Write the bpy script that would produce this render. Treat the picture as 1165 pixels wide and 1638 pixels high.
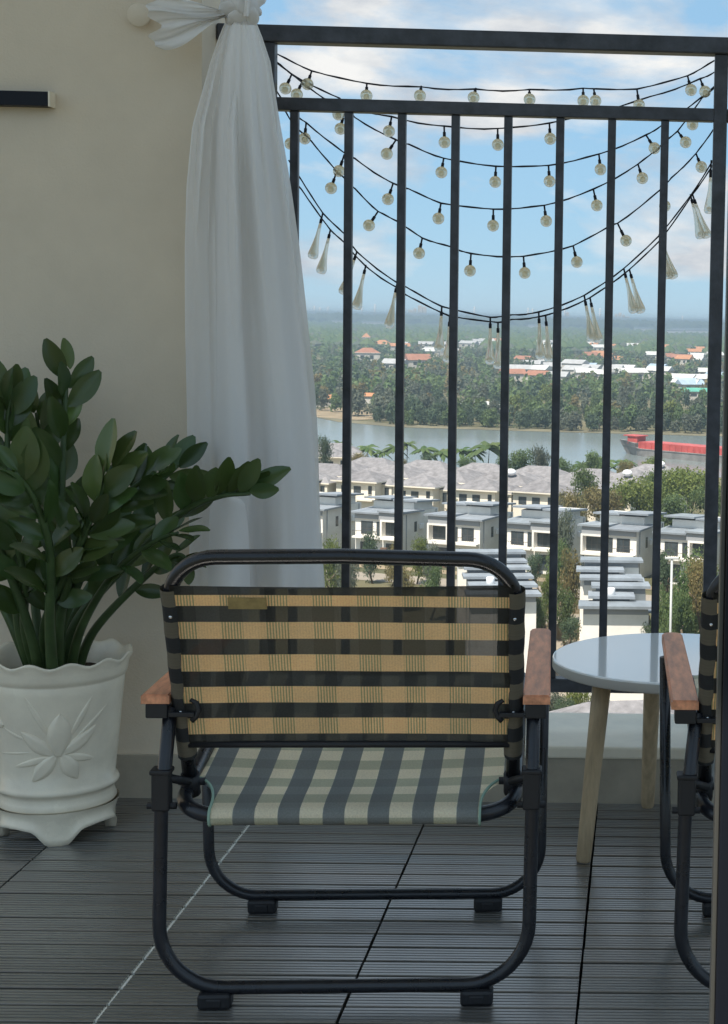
import bpy, bmesh, math, random
from mathutils import Vector, Matrix, noise
R = math.radians
S = bpy.context.scene
C = S.collection
for o in list(bpy.data.objects):
    bpy.data.objects.remove(o)

# ------------------------------------------------------------------ camera
W, H_PX, F = 1165.0, 1638.0, 2600.0
PPX, PPY = 1114.6, 700.0
YAW, PITCH, ROLL, EYE = -.0335, .0717, .022, .8896
fw = Vector((-math.sin(YAW)*math.cos(PITCH), math.cos(YAW)*math.cos(PITCH), -math.sin(PITCH)))
rt = Vector((math.cos(YAW), math.sin(YAW), 0))
dn = fw.cross(rt)
r2 = rt*math.cos(ROLL) - dn*math.sin(ROLL)
d2 = dn*math.cos(ROLL) + rt*math.sin(ROLL)
cam_d = bpy.data.cameras.new('camera')
cam = bpy.data.objects.new('camera', cam_d)
C.objects.link(cam)
M = Matrix((r2, -d2, -fw)).transposed().to_4x4()
M.translation = (0, 0, EYE)
cam.matrix_world = M
cam_d.sensor_fit = 'VERTICAL'
cam_d.sensor_height = 24.0
cam_d.lens = F/H_PX*24.0
cam_d.shift_x = (W/2-PPX)/H_PX
cam_d.shift_y = (PPY-H_PX/2)/H_PX
cam_d.clip_start = .05
cam_d.clip_end = 60000
S.camera = cam

def ray(px, py): return fw*F + r2*(px-PPX) + d2*(py-PPY)
def at(px, py, Y):
    v = ray(px, py); t = Y/v.y
    return Vector((v.x*t, Y, EYE+v.z*t))
def onz(px, py, z):
    v = ray(px, py); t = (z-EYE)/v.z
    return Vector((v.x*t, v.y*t, z))

# ------------------------------------------------------------------ sky, sun, exposure
SUN_EL, SUN_ROT = R(62), R(205)       # high, from behind the building and a little to its left
wd = bpy.data.worlds.new('World'); S.world = wd; wd.use_nodes = True
nt = wd.node_tree; nt.nodes.clear()
def nd(t, typ, **kw):
    n = t.nodes.new(typ)
    for k, v in kw.items():
        if k.startswith('i_'): n.inputs[k[2:].replace('_', ' ')].default_value = v
        else: setattr(n, k, v)
    return n
sky = nd(nt, 'ShaderNodeTexSky', sky_type='NISHITA', sun_disc=False, sun_elevation=SUN_EL, sun_rotation=SUN_ROT,
         altitude=50, air_density=1.0, dust_density=.0, ozone_density=6)
tc = nd(nt, 'ShaderNodeTexCoord')
mp = nd(nt, 'ShaderNodeMapping'); mp.inputs['Scale'].default_value = (5, 5, 13); mp.inputs['Location'].default_value = (.4, 5.5, 1.2)
nt.links.new(tc.outputs['Generated'], mp.inputs['Vector'])
n1 = nd(nt, 'ShaderNodeTexNoise', i_Scale=1.0, i_Detail=9, i_Roughness=.56, i_Distortion=.25)
nt.links.new(mp.outputs[0], n1.inputs['Vector'])
cr = nd(nt, 'ShaderNodeValToRGB')
cr.color_ramp.elements[0].position = .47; cr.color_ramp.elements[0].color = (0, 0, 0, 1)
cr.color_ramp.elements[1].position = .585; cr.color_ramp.elements[1].color = (1, 1, 1, 1)
nt.links.new(n1.outputs['Fac'], cr.inputs['Fac'])
n2 = nd(nt, 'ShaderNodeTexNoise', i_Scale=2.3, i_Detail=6, i_Roughness=.6)
nt.links.new(mp.outputs[0], n2.inputs['Vector'])
cc = nd(nt, 'ShaderNodeValToRGB')
cc.color_ramp.elements[0].position = .35; cc.color_ramp.elements[0].color = (3.0, 3.3, 3.7, 1)
cc.color_ramp.elements[1].position = .65; cc.color_ramp.elements[1].color = (5.3, 5.3, 5.2, 1)
nt.links.new(n2.outputs['Fac'], cc.inputs['Fac'])
mx = nd(nt, 'ShaderNodeMix', data_type='RGBA')
hzm = nd(nt, 'ShaderNodeMix', data_type='RGBA')      # thin even summer veil over the clear-sky model
hzm.inputs[0].default_value = .84; hzm.inputs[7].default_value = (1.8, 3.15, 4.4, 1)
nt.links.new(sky.outputs[0], hzm.inputs[6])
nt.links.new(cr.outputs['Color'], mx.inputs[0]); nt.links.new(hzm.outputs[2], mx.inputs[6]); nt.links.new(cc.outputs['Color'], mx.inputs[7])
bg = nd(nt, 'ShaderNodeBackground', i_Strength=.078)
wo = nd(nt, 'ShaderNodeOutputWorld')
nt.links.new(mx.outputs[2], bg.inputs['Color']); nt.links.new(bg.outputs[0], wo.inputs['Surface'])
sd = bpy.data.lights.new('sun', 'SUN'); sd.energy = 3.6; sd.angle = R(.5); sd.color = (1, .93, .83)
sun = bpy.data.objects.new('sun', sd); C.objects.link(sun)
az = SUN_ROT   # Nishita: rotation measured from +Y towards +X
sdir = Vector((math.sin(az)*math.cos(SUN_EL), math.cos(az)*math.cos(SUN_EL), math.sin(SUN_EL)))
sun.rotation_euler = sdir.to_track_quat('Z', 'Y').to_euler()
S.view_settings.view_transform = 'Standard'; S.view_settings.look = 'None'
S.view_settings.gamma = 1; S.view_settings.use_curve_mapping = False
S.view_settings.exposure = 1.18

# ------------------------------------------------------------------ materials
def mat(name, col, rough=.6, spec=.5, metal=0, var=.0, vscale=8, bump=0, bscale=60, tint=None, stretch=None, alpha=None, trans=0, coat=0, tintattr=False, hue=None, objvar=0):
    m = bpy.data.materials.new(name); m.use_nodes = True
    t = m.node_tree; b = t.nodes['Principled BSDF']
    b.inputs['Roughness'].default_value = rough
    b.inputs['Specular IOR Level'].default_value = spec
    b.inputs['Metallic'].default_value = metal
    b.inputs['Transmission Weight'].default_value = trans
    b.inputs['Coat Weight'].default_value = coat; b.inputs['Coat Roughness'].default_value = .28 if name == 'dark_decking' else .05; b.inputs['Coat IOR'].default_value = 1.9 if name == 'dark_decking' else 1.5
    b.inputs['Base Color'].default_value = (*col, 1)
    co = t.nodes.new('ShaderNodeTexCoord').outputs['Object']
    if stretch:
        mpn = nd(t, 'ShaderNodeMapping'); mpn.inputs['Scale'].default_value = stretch
        t.links.new(co, mpn.inputs['Vector']); co = mpn.outputs[0]
    last = None
    if var:
        n = nd(t, 'ShaderNodeTexNoise', i_Scale=vscale, i_Detail=6, i_Roughness=.62)
        t.links.new(co, n.inputs['Vector'])
        r = nd(t, 'ShaderNodeValToRGB')
        c2 = tint or tuple(min(1, c*(1+var)) for c in col)
        r.color_ramp.elements[0].position = .32; r.color_ramp.elements[0].color = (*[c*(1-var) for c in col], 1)
        r.color_ramp.elements[1].position = .68; r.color_ramp.elements[1].color = (*c2, 1)
        t.links.new(n.outputs['Fac'], r.inputs['Fac']); last = r.outputs['Color']
        # uneven gloss
        mr = nd(t, 'ShaderNodeMapRange'); mr.inputs['To Min'].default_value = max(.02, rough*.8); mr.inputs['To Max'].default_value = min(1, rough*1.2)
        t.links.new(n.outputs['Fac'], mr.inputs['Value']); t.links.new(mr.outputs[0], b.inputs['Roughness'])
    if tintattr:
        a = nd(t, 'ShaderNodeAttribute', attribute_name='tint')
        mm = nd(t, 'ShaderNodeMix', data_type='RGBA')
        t.links.new(a.outputs['Fac'], mm.inputs[0])
        mm.inputs[6].default_value = (*col, 1); mm.inputs[7].default_value = (*(hue or tint or col), 1)
        last = mm.outputs[2]
    if objvar:
        oi = nd(t, 'ShaderNodeObjectInfo')
        hs = nd(t, 'ShaderNodeHueSaturation')
        m1 = nd(t, 'ShaderNodeMapRange'); m1.inputs['To Min'].default_value = 1-objvar; m1.inputs['To Max'].default_value = 1+objvar
        m2 = nd(t, 'ShaderNodeMapRange'); m2.inputs['To Min'].default_value = .5-objvar*.07; m2.inputs['To Max'].default_value = .5+objvar*.05
        t.links.new(oi.outputs['Random'], m1.inputs['Value'])
        ml = nd(t, 'ShaderNodeMath', operation='MULTIPLY'); ml.inputs[1].default_value = 7.31
        fr = nd(t, 'ShaderNodeMath', operation='FRACT')
        t.links.new(oi.outputs['Random'], ml.inputs[0]); t.links.new(ml.outputs[0], fr.inputs[0]); t.links.new(fr.outputs[0], m2.inputs['Value'])
        t.links.new(m1.outputs[0], hs.inputs['Value']); t.links.new(m2.outputs[0], hs.inputs['Hue'])
        if last: t.links.new(last, hs.inputs['Color'])
        else: hs.inputs['Color'].default_value = (*col, 1)
        last = hs.outputs[0]
    if last: t.links.new(last, b.inputs['Base Color'])
    if bump:
        n = nd(t, 'ShaderNodeTexNoise', i_Scale=bscale, i_Detail=5, i_Roughness=.6)
        t.links.new(co, n.inputs['Vector'])
        bp = nd(t, 'ShaderNodeBump', i_Strength=bump, i_Distance=.01)
        t.links.new(n.outputs['Fac'], bp.inputs['Height']); t.links.new(bp.outputs[0], b.inputs['Normal'])
    return m

def add_translucent(m, col, fac):
    t = m.node_tree; b = t.nodes['Principled BSDF']; out = t.nodes['Material Output']
    tr = nd(t, 'ShaderNodeBsdfTranslucent'); tr.inputs['Color'].default_value = (*col, 1)
    ms = nd(t, 'ShaderNodeMixShader'); ms.inputs[0].default_value = fac
    t.links.new(b.outputs[0], ms.inputs[1]); t.links.new(tr.outputs[0], ms.inputs[2]); t.links.new(ms.outputs[0], out.inputs['Surface'])
    return ms, tr

MAT = {}
MAT['wall'] = mat('painted_wall', (.71, .605, .465), .75, .3, var=.09, vscale=2.2, bump=.16, bscale=260)
MAT['skirt'] = mat('skirting_tile', (.42, .365, .28), .45, .4, var=.12, vscale=14)
MAT['ledge'] = mat('ledge_stone', (.88, .79, .63), .5, .4, var=.12, vscale=6, bump=.05, bscale=90)
MAT['slab'] = mat('shade_slab_plaster', (.62, .60, .56), .9, .2)  # for the unseen sun-blocking slab
MAT['bed'] = mat('floor_bed', (.018, .018, .018), .9, .1)
MAT['slat'] = mat('dark_decking', (.108, .098, .083), .35, 1.0, coat=1.0, var=.38, vscale=7, stretch=(1.2, 14, 1), bump=.10, bscale=40, objvar=.22)
MAT['jointglint'] = mat('pale_joint_glint', (.80, .78, .70), .5, .4)  # pale tone paints the bright reflection along one deck joint
MAT['rail'] = mat('black_painted_steel', (.042, .045, .054), .42, .5, var=.5, vscale=26, bump=.08, bscale=140)
MAT['tube'] = mat('black_chair_tube', (.012, .013, .017), .28, .5, var=.3, vscale=30)
MAT['plastic'] = mat('black_plastic', (.014, .014, .016), .5, .4)
MAT['steel'] = mat('bare_steel', (.6, .6, .6), .25, .5, metal=1)
MAT['armwood'] = mat('red_arm_wood', (.62, .27, .145), .5, .4, var=.35, vscale=14, stretch=(6, 1, 6), bump=.1, bscale=80)
MAT['legwood'] = mat('pale_leg_wood', (.52, .39, .24), .5, .4, var=.22, vscale=16, stretch=(5, 5, .7))
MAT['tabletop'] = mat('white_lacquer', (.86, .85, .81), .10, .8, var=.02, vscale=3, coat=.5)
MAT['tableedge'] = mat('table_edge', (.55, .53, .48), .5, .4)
MAT['pot'] = mat('white_pot', (.90, .79, .615), .26, .5, var=.13, vscale=7, bump=.06, bscale=60)
MAT['soil'] = mat('potting_soil', (.05, .036, .024), .95, .1, var=.4, vscale=60, bump=.8, bscale=120)
MAT['stem'] = mat('plant_stem', (.050, .085, .028), .45, .4, var=.3, vscale=20)
MAT['leaf'] = mat('glossy_leaf', (.050, .084, .026), .25, .5, tintattr=True, hue=(.14, .20, .05), bump=.06, bscale=60, objvar=.35)
add_translucent(MAT['leaf'], (.07, .16, .02), .13)
MAT['frame'] = mat('door_frame_aluminium', (.008, .010, .016), .45, .2)
MAT['frameedge'] = mat('door_frame_edge', (.06, .06, .055), .4, .5)
MAT['wire'] = mat('black_wire', (.012, .012, .02), .5, .4)
MAT['label'] = mat('stitched_label', (.30, .22, .09), .7, .3, var=.25, vscale=60)
MAT['edging'] = mat('pale_green_binding', (.26, .38, .30), .7, .3)

# curtain: thin white voile
m = mat('white_voile', (.90, .875, .85), .85, .2); MAT['voile'] = m
ms, tr = add_translucent(m, (.93, .92, .90), .38)
t = m.node_tree; tp = nd(t, 'ShaderNodeBsdfTransparent'); ms2 = nd(t, 'ShaderNodeMixShader'); ms2.inputs[0].default_value = .07
t.links.new(ms.outputs[0], ms2.inputs[1]); t.links.new(tp.outputs[0], ms2.inputs[2]); t.links.new(ms2.outputs[0], t.nodes['Material Output'].inputs['Surface'])
# string-light plastic
m = mat('cloudy_clear_plastic', (.95, .90, .76), .10, .4, trans=.85); MAT['bulb'] = m
m.node_tree.nodes['Principled BSDF'].inputs['IOR'].default_value = 1.15
add_translucent(m, (.95, .88, .70), .26)
m = mat('clear_bubble_plastic', (.97, .94, .86), .08, .4, trans=.9); MAT['drop'] = m
m.node_tree.nodes['Principled BSDF'].inputs['IOR'].default_value = 1.15
add_translucent(m, (.95, .90, .80), .24)

# woven chair fabric; UV in metres, u along the plain/pinstripe change, v across the dark bands
def fabric(name, pu, pv, offu, offv, cream, pin, dark, trfac, thru, hem=None, dk=.72, solid=False):
    m = bpy.data.materials.new(name); m.use_nodes = True; t = m.node_tree; b = t.nodes['Principled BSDF']
    b.inputs['Roughness'].default_value = .7; b.inputs['Specular IOR Level'].default_value = .3
    uv = nd(t, 'ShaderNodeUVMap'); sx = nd(t, 'ShaderNodeSeparateXYZ'); t.links.new(uv.outputs[0], sx.inputs[0])
    def M_(op, a, bb=None, c=None):
        n = nd(t, 'ShaderNodeMath', operation=op)
        for i, v in enumerate((a, bb, c)):
            if v is None: continue
            if isinstance(v, (int, float)): n.inputs[i].default_value = v
            else: t.links.new(v, n.inputs[i])
        return n.outputs[0]
    def Mix(f, a, bb):
        n = nd(t, 'ShaderNodeMix', data_type='RGBA'); t.links.new(f, n.inputs[0])
        for i, v in ((6, a), (7, bb)):
            if isinstance(v, tuple): n.inputs[i].default_value = (*v, 1)
            else: t.links.new(v, n.inputs[i])
        return n.outputs[2]
    u, v = sx.outputs[0], sx.outputs[1]
    isdark = M_('LESS_THAN', M_('FRACT', M_('DIVIDE', M_('SUBTRACT', v, offv), pv)), .485)
    if hem is not None: isdark = M_('MAXIMUM', isdark, M_('LESS_THAN', v, hem))
    ispin = M_('LESS_THAN', M_('FRACT', M_('DIVIDE', M_('SUBTRACT', u, offu), pu)), .49)
    line = M_('LESS_THAN', M_('FRACT', M_('DIVIDE', u, .0036)), 1.1 if solid else .42)
    nz = nd(t, 'ShaderNodeTexNoise', i_Scale=9, i_Detail=4); t.links.new(uv.outputs[0], nz.inputs['Vector'])
    fine = nd(t, 'ShaderNodeTexNoise', i_Scale=420, i_Detail=2); t.links.new(uv.outputs[0], fine.inputs['Vector'])
    creamv = Mix(M_('MULTIPLY', line, 0.0 if solid else .22), cream, tuple(c*.72 for c in cream))
    lines = Mix(M_('MULTIPLY', line, 1.0), cream, pin)
    light = Mix(ispin, creamv, lines)
    darkv = Mix(ispin, dark, tuple(c*dk for c in dark))
    colr = Mix(isdark, light, darkv)
    hs = nd(t, 'ShaderNodeHueSaturation'); t.links.new(colr, hs.inputs['Color'])
    t.links.new(M_('ADD', M_('MULTIPLY', nz.outputs['Fac'], .35), M_('MULTIPLY_ADD', fine.outputs['Fac'], .45, .60)), hs.inputs['Value'])
    t.links.new(hs.outputs[0], b.inputs['Base Color'])
    # weave relief
    wu = nd(t, 'ShaderNodeMath', operation='SINE'); t.links.new(M_('MULTIPLY', u, 2*math.pi/.0022), wu.inputs[0])
    wv = nd(t, 'ShaderNodeMath', operation='SINE'); t.links.new(M_('MULTIPLY', v, 2*math.pi/.0022), wv.inputs[0])
    bp = nd(t, 'ShaderNodeBump', i_Strength=.35, i_Distance=.0006); t.links.new(M_('MULTIPLY', wu.outputs[0], wv.outputs[0]), bp.inputs['Height'])
    t.links.new(bp.outputs[0], b.inputs['Normal'])
    tr = nd(t, 'ShaderNodeBsdfTranslucent'); t.links.new(hs.outputs[0], tr.inputs['Color'])
    s1 = nd(t, 'ShaderNodeMixShader'); s1.inputs[0].default_value = trfac
    t.links.new(b.outputs[0], s1.inputs[1]); t.links.new(tr.outputs[0], s1.inputs[2])
    tp = nd(t, 'ShaderNodeBsdfTransparent'); s2 = nd(t, 'ShaderNodeMixShader')
    # open weave: the dark yarn bands are thinner and let more through
    t.links.new(M_('MULTIPLY_ADD', isdark, thru[1]-thru[0], thru[0]), s2.inputs[0])
    t.links.new(s1.outputs[0], s2.inputs[1]); t.links.new(tp.outputs[0], s2.inputs[2])
    t.links.new(s2.outputs[0], t.nodes['Material Output'].inputs['Surface'])
    return m
CREAM, PIN, DARK = (1.0, .79, .48), (.50, .50, .30), (.125, .122, .108)
MAT['back_fabric'] = fabric('woven_back_fabric', .0556, .0468, .020, .0, CREAM, PIN, DARK, .66, (.02, .07), hem=-.0153)
MAT['seat_fabric'] = fabric('woven_seat_fabric', .058, .0556, .0, .0, (.95, .86, .66), (.64, .62, .46), (.30, .315, .30), .15, (.0, .0), dk=.86, solid=True)
MAT['sleeve'] = fabric('woven_sleeve_fabric', 10, .044, .0, .0, (.115, .10, .072), (.115, .10, .072), (.028, .030, .032), .0, (.0, .0))

# ------------------------------------------------------------------ builders
def link(name, me, material=None, parent=None):
    o = bpy.data.objects.new(name, me); C.objects.link(o)
    if material is not None and me is not None and not me.materials:
        for mm in (material if isinstance(material, (list, tuple)) else [material]):
            me.materials.append(MAT[mm] if isinstance(mm, str) else mm)
    if parent: o.parent = parent
    return o
def tomesh(bm, name, smooth=False):
    bmesh.ops.recalc_face_normals(bm, faces=bm.faces)
    me = bpy.data.meshes.new(name); bm.to_mesh(me); bm.free()
    if smooth: me.polygons.foreach_set('use_smooth', [True]*len(me.polygons))
    return me
def obj(name, bm, material, parent=None, smooth=False):
    return link(name, tomesh(bm, name, smooth), material, parent)
def tag(o, label=None, cat=None, group=None, kind=None):
    if label: o['label'] = label
    if cat: o['category'] = cat
    if group: o['group'] = group
    if kind: o['kind'] = kind
    return o
def empty(name, loc, rz=0, label=None, cat=None, group=None, kind=None):
    o = bpy.data.objects.new(name, None); C.objects.link(o); o.location = loc; o.rotation_euler = (0, 0, rz)
    o.empty_display_size = .05
    return tag(o, label, cat, group, kind)
def copy_tree(o, parent=None):
    c = o.copy(); C.objects.link(c); c.parent = parent
    for ch in list(o.children): copy_tree(ch, c)
    return c
def box(bm, lo, hi, bev=0, mi=0, rz=0, about=None):
    vs = [bm.verts.new((x, y, z)) for x in (lo[0], hi[0]) for y in (lo[1], hi[1]) for z in (lo[2], hi[2])]
    fs = []
    for q in ((0, 1, 3, 2), (4, 6, 7, 5), (0, 4, 5, 1), (2, 3, 7, 6), (0, 2, 6, 4), (1, 5, 7, 3)):
        f = bm.faces.new([vs[i] for i in q]); f.material_index = mi; fs.append(f)
    if rz: bmesh.ops.rotate(bm, verts=vs, cent=about or (0, 0, 0), matrix=Matrix.Rotation(rz, 3, 'Z'))
    if bev:
        es = list({e for f in fs for e in f.edges})
        bmesh.ops.bevel(bm, geom=es, offset=bev, segments=2, profile=.5, affect='EDGES')
    return vs
def boxobj(name, lo, hi, material, parent=None, bev=0):
    bm = bmesh.new(); box(bm, lo, hi, bev); return obj(name, bm, material, parent)
def fillet(pts, rad, n=8):
    pts = [Vector(p) for p in pts]; out = [pts[0]]
    for i in range(1, len(pts)-1):
        r = rad[i] if isinstance(rad, (list, tuple)) else rad
        a, b, c = pts[i-1], pts[i], pts[i+1]
        if not r: out.append(b); continue
        u, v = (a-b).normalized(), (c-b).normalized()
        ang = u.angle(v)
        d = r/math.tan(ang/2)
        d = min(d, (a-b).length*.49 if i > 1 else (a-b).length*.98, (c-b).length*.49 if i < len(pts)-2 else (c-b).length*.98)
        rr = d*math.tan(ang/2)
        cen = b+(u+v).normalized()*(rr/math.sin(ang/2))
        p0, p1 = b+u*d, b+v*d
        e0, e1 = p0-cen, p1-cen
        th = e0.angle(e1)
        for k in range(n+1):
            s = k/n
            out.append(cen+(e0*math.sin((1-s)*th)+e1*math.sin(s*th))/math.sin(th))
    out.append(pts[-1]); return out
def sweep(bm, pts, r, seg=10, cap=True, mi=0, uv=None, closed=False):
    pts = [Vector(p) for p in pts]; n = len(pts)
    rr = r if callable(r) else (lambda s: r)
    T = [((pts[(i+1) % n] if closed or i < n-1 else pts[i])-(pts[i-1] if closed or i > 0 else pts[i])).normalized() for i in range(n)]
    up = Vector((0, 0, 1)) if abs(T[0].z) < .9 else Vector((1, 0, 0))
    N = (up-T[0]*up.dot(T[0])).normalized(); rings = []; L = 0
    for i in range(n):
        N = (N-T[i]*N.dot(T[i])).normalized(); B = T[i].cross(N)
        ra = rr(i/(n-1) if n > 1 else 0)
        rings.append([bm.verts.new(pts[i]+(N*math.cos(2*math.pi*k/seg)+B*math.sin(2*math.pi*k/seg))*ra) for k in range(seg)])
    for i in range(n if closed else n-1):
        a, b = rings[i], rings[(i+1) % n]
        for k in range(seg):
            f = bm.faces.new((a[k], a[(k+1) % seg], b[(k+1) % seg], b[k])); f.smooth = True; f.material_index = mi
    if cap and not closed:
        f = bm.faces.new(rings[0][::-1]); f.material_index = mi
        f = bm.faces.new(rings[-1]); f.material_index = mi
    return rings
def tubeobj(name, pts, r, material, parent=None, seg=10, cap=True):
    bm = bmesh.new(); sweep(bm, pts, r, seg, cap); return obj(name, bm, material, parent)
def lathe(bm, prof, seg=32, cx=0, cy=0, mi=0, mod=None):
    rings = []
    for (r, z) in prof:
        ring = []
        for k in range(seg):
            a = 2*math.pi*k/seg
            rr, zz = (r, z) if mod is None else mod(a, r, z)
            ring.append(bm.verts.new((cx+rr*math.cos(a), cy+rr*math.sin(a), zz)))
        rings.append(ring)
    for a, b in zip(rings, rings[1:]):
        for k in range(seg):
            f = bm.faces.new((a[k], a[(k+1) % seg], b[(k+1) % seg], b[k])); f.smooth = True; f.material_index = mi
    return rings
def ss(a, b, x):
    x = max(0, min(1, (x-a)/(b-a))); return x*x*(3-2*x)

# ================================================================== LARGE STRUCTURE
GZ = -35.0                     # ground level outside, metres below the balcony floor
YW = 2.948                     # inner face of wall and kerb
# --- balcony floor with deck tiles
floor = link('floor', None); floor.empty_display_size = .1; tag(floor, kind='structure')
boxobj('floor_bed', (-3.2, 1.2, -.25), (2.6, YW+.2, -.024), 'bed', floor)
def slat_mesh(name, ends):
    # 5 cm wide, 295 mm long slat with six fine grooves, made along X, origin at its corner
    prof = [(0, -.02)]
    wid, n = .0446, 5; step = wid/n
    prof.append((0, -.0012)); prof.append((.0012, 0))
    for k in range(n):
        x0 = k*step
        if k: prof += [(x0-.0014, 0), (x0-.0009, -.0022), (x0+.0009, -.0022), (x0+.0014, 0)]
    prof += [(wid-.0012, 0), (wid, -.0012), (wid, -.02)]
    bm = bmesh.new(); L = .2962
    a = [bm.verts.new((0, y, z)) for y, z in prof]; b = [bm.verts.new((L, y, z)) for y, z in prof]
    for i in range(len(prof)-1): bm.faces.new((a[i], b[i], b[i+1], a[i+1]))
    fa = bm.faces.new(a); fb = bm.faces.new(b[::-1])
    if ends: fb.material_index = 1  # pale end face paints part of the joint's reflection
    me = tomesh(bm, name); me.materials.append(MAT['slat']); me.materials.append(MAT['jointglint']); return me
SL, SLE = slat_mesh('slat', False), slat_mesh('slat_glint_end', True)
rnd = random.Random(4)
for cxi in range(-2, 6):
    for ry in range(5):
        x0 = -.9696+cxi*.3; y1 = 2.9457-ry*.3
        tl = empty('deck_tile', (x0+.0022, y1-.3, 0)); tl.parent = floor
        for k in range(6):
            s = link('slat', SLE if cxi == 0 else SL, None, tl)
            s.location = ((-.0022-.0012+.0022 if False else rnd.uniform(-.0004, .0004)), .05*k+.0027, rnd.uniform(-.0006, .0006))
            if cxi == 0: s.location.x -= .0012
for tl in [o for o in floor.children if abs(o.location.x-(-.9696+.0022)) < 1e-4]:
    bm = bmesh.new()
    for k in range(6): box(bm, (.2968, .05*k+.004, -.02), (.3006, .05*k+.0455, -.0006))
    obj('joint_glint', bm, 'jointglint', tl)  # added strip, its pale colour stands in for light reflected at the joint
# --- walls, kerb, unseen shade slab, room behind
wall = boxobj('wall', (-3.2, YW, -.25), (at(323, 600, YW).x, 3.30, 3.398), 'wall'); tag(wall, kind='structure')
wx = at(323, 600, YW).x
sk = boxobj('skirting', (-3.2, YW-.008, -.02), (wx+.004, YW, .079), 'skirt', wall)
kerb = link('kerb_wall', None); tag(kerb, kind='structure')
boxobj('kerb_face', (wx+.0045, YW-.008, -.25), (2.6, YW+.03, .0835), 'skirt', kerb)
boxobj('kerb_body', (wx+.002, YW+.0305, -.25), (2.6, 3.185, .083), 'wall', kerb)
boxobj('ledge_top', (wx+.003, YW-.014, .084), (2.6, 3.195, .107), 'ledge', kerb, .004)
slab = boxobj("shade_slab", (-2.5, .10, 3.40), (1.0, 2.45, 3.60), "slab"); tag(slab, kind="structure")  # out-of-view slab, trimmed to block direct sun yet let skylight in
# ================================================================== RAILING
YR = 3.06
rail = empty('balcony_railing', (0, YR, .107), label='black painted steel balcony railing with square balusters standing on the stone ledge', cat='railing')
def rbox(name, lo, hi, bev=.0015):
    bm = bmesh.new(); box(bm, (lo[0], lo[1]-YR, lo[2]-.107), (hi[0], hi[1]-YR, hi[2]-.107), bev); return obj(name, bm, 'rail', rail)
xl = wx+.001; xr = 2.5
zt, zm, zb = 1.413, 1.283, .207
PW = .0125
xpL, xpR = at(431, 100, YR).x, at(1152, 200, YR).x
posts = [xpL, xpR, xpR+.86, xpR+1.72]
rbox('top_rail', (xl, YR-.020, zt-.031), (xr, YR+.020, zt), .003)
segs = [(xl, posts[0]-PW)]+[(a+PW, b-PW) for a, b in zip(posts, posts[1:])]
for a, b in segs:
    rbox('mid_rail', (a, YR-.014, zm-.0235), (b, YR+.014, zm))
    rbox('bottom_rail', (a, YR-.014, zb-.026), (b, YR+.014, zb))
for x in posts:
    rbox('post', (x-PW, YR-PW, .1065), (x+PW, YR+PW, zt-.0305))
    bm = bmesh.new(); box(bm, (x-.03, -.03, .0003), (x+.03, .03, .006), .001); obj('base_plate', bm, 'rail', rail)
bxs = [at(px, 500, YR).x for px in (470.5, 556.5, 641, 726, 809.5, 892, 974, 1058)]
bxs += [posts[1]+.0955*k for k in range(1, 9)]+[posts[2]+.0955*k for k in range(1, 9)]
for x in bxs:
    rbox('baluster', (x-.0075, YR-.0075, zb+.0002), (x+.0075, YR+.0075, zm-.0237), .001)

# ================================================================== DOOR STILE (edge of the open sliding door, near the viewer)
dx = at(1152, 900, 1.5).x
door = empty('door_frame', (dx, 1.5, 0), label='black aluminium edge of the sliding balcony door', cat='door frame')
boxobj('stile', (.0045, -.02, -.02), (.075, .02, 2.6), 'frame', door, .002)
boxobj('seal_strip', (0, -.012, -.02), (.0042, .014, 2.6), 'frameedge', door, .001)

# wall bar at the upper left
bar = boxobj('wall_bar', (-1.75, YW-.030, -.0125), (at(77, 157, YW-.03).x, YW-.0005, .0125), 'frame', None, .001)
bar.location.z = at(40, 157, YW-.03).z
boxo = boxobj('end_cap', (at(77, 157, YW-.03).x+.0002, YW-.031, -.0135), (at(77, 157, YW-.03).x+.003, YW-.0005, .0135), 'pot', bar, .0005)
tag(bar, 'flat black bar fixed to the wall high above the potted plant', 'wall bar')
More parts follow.
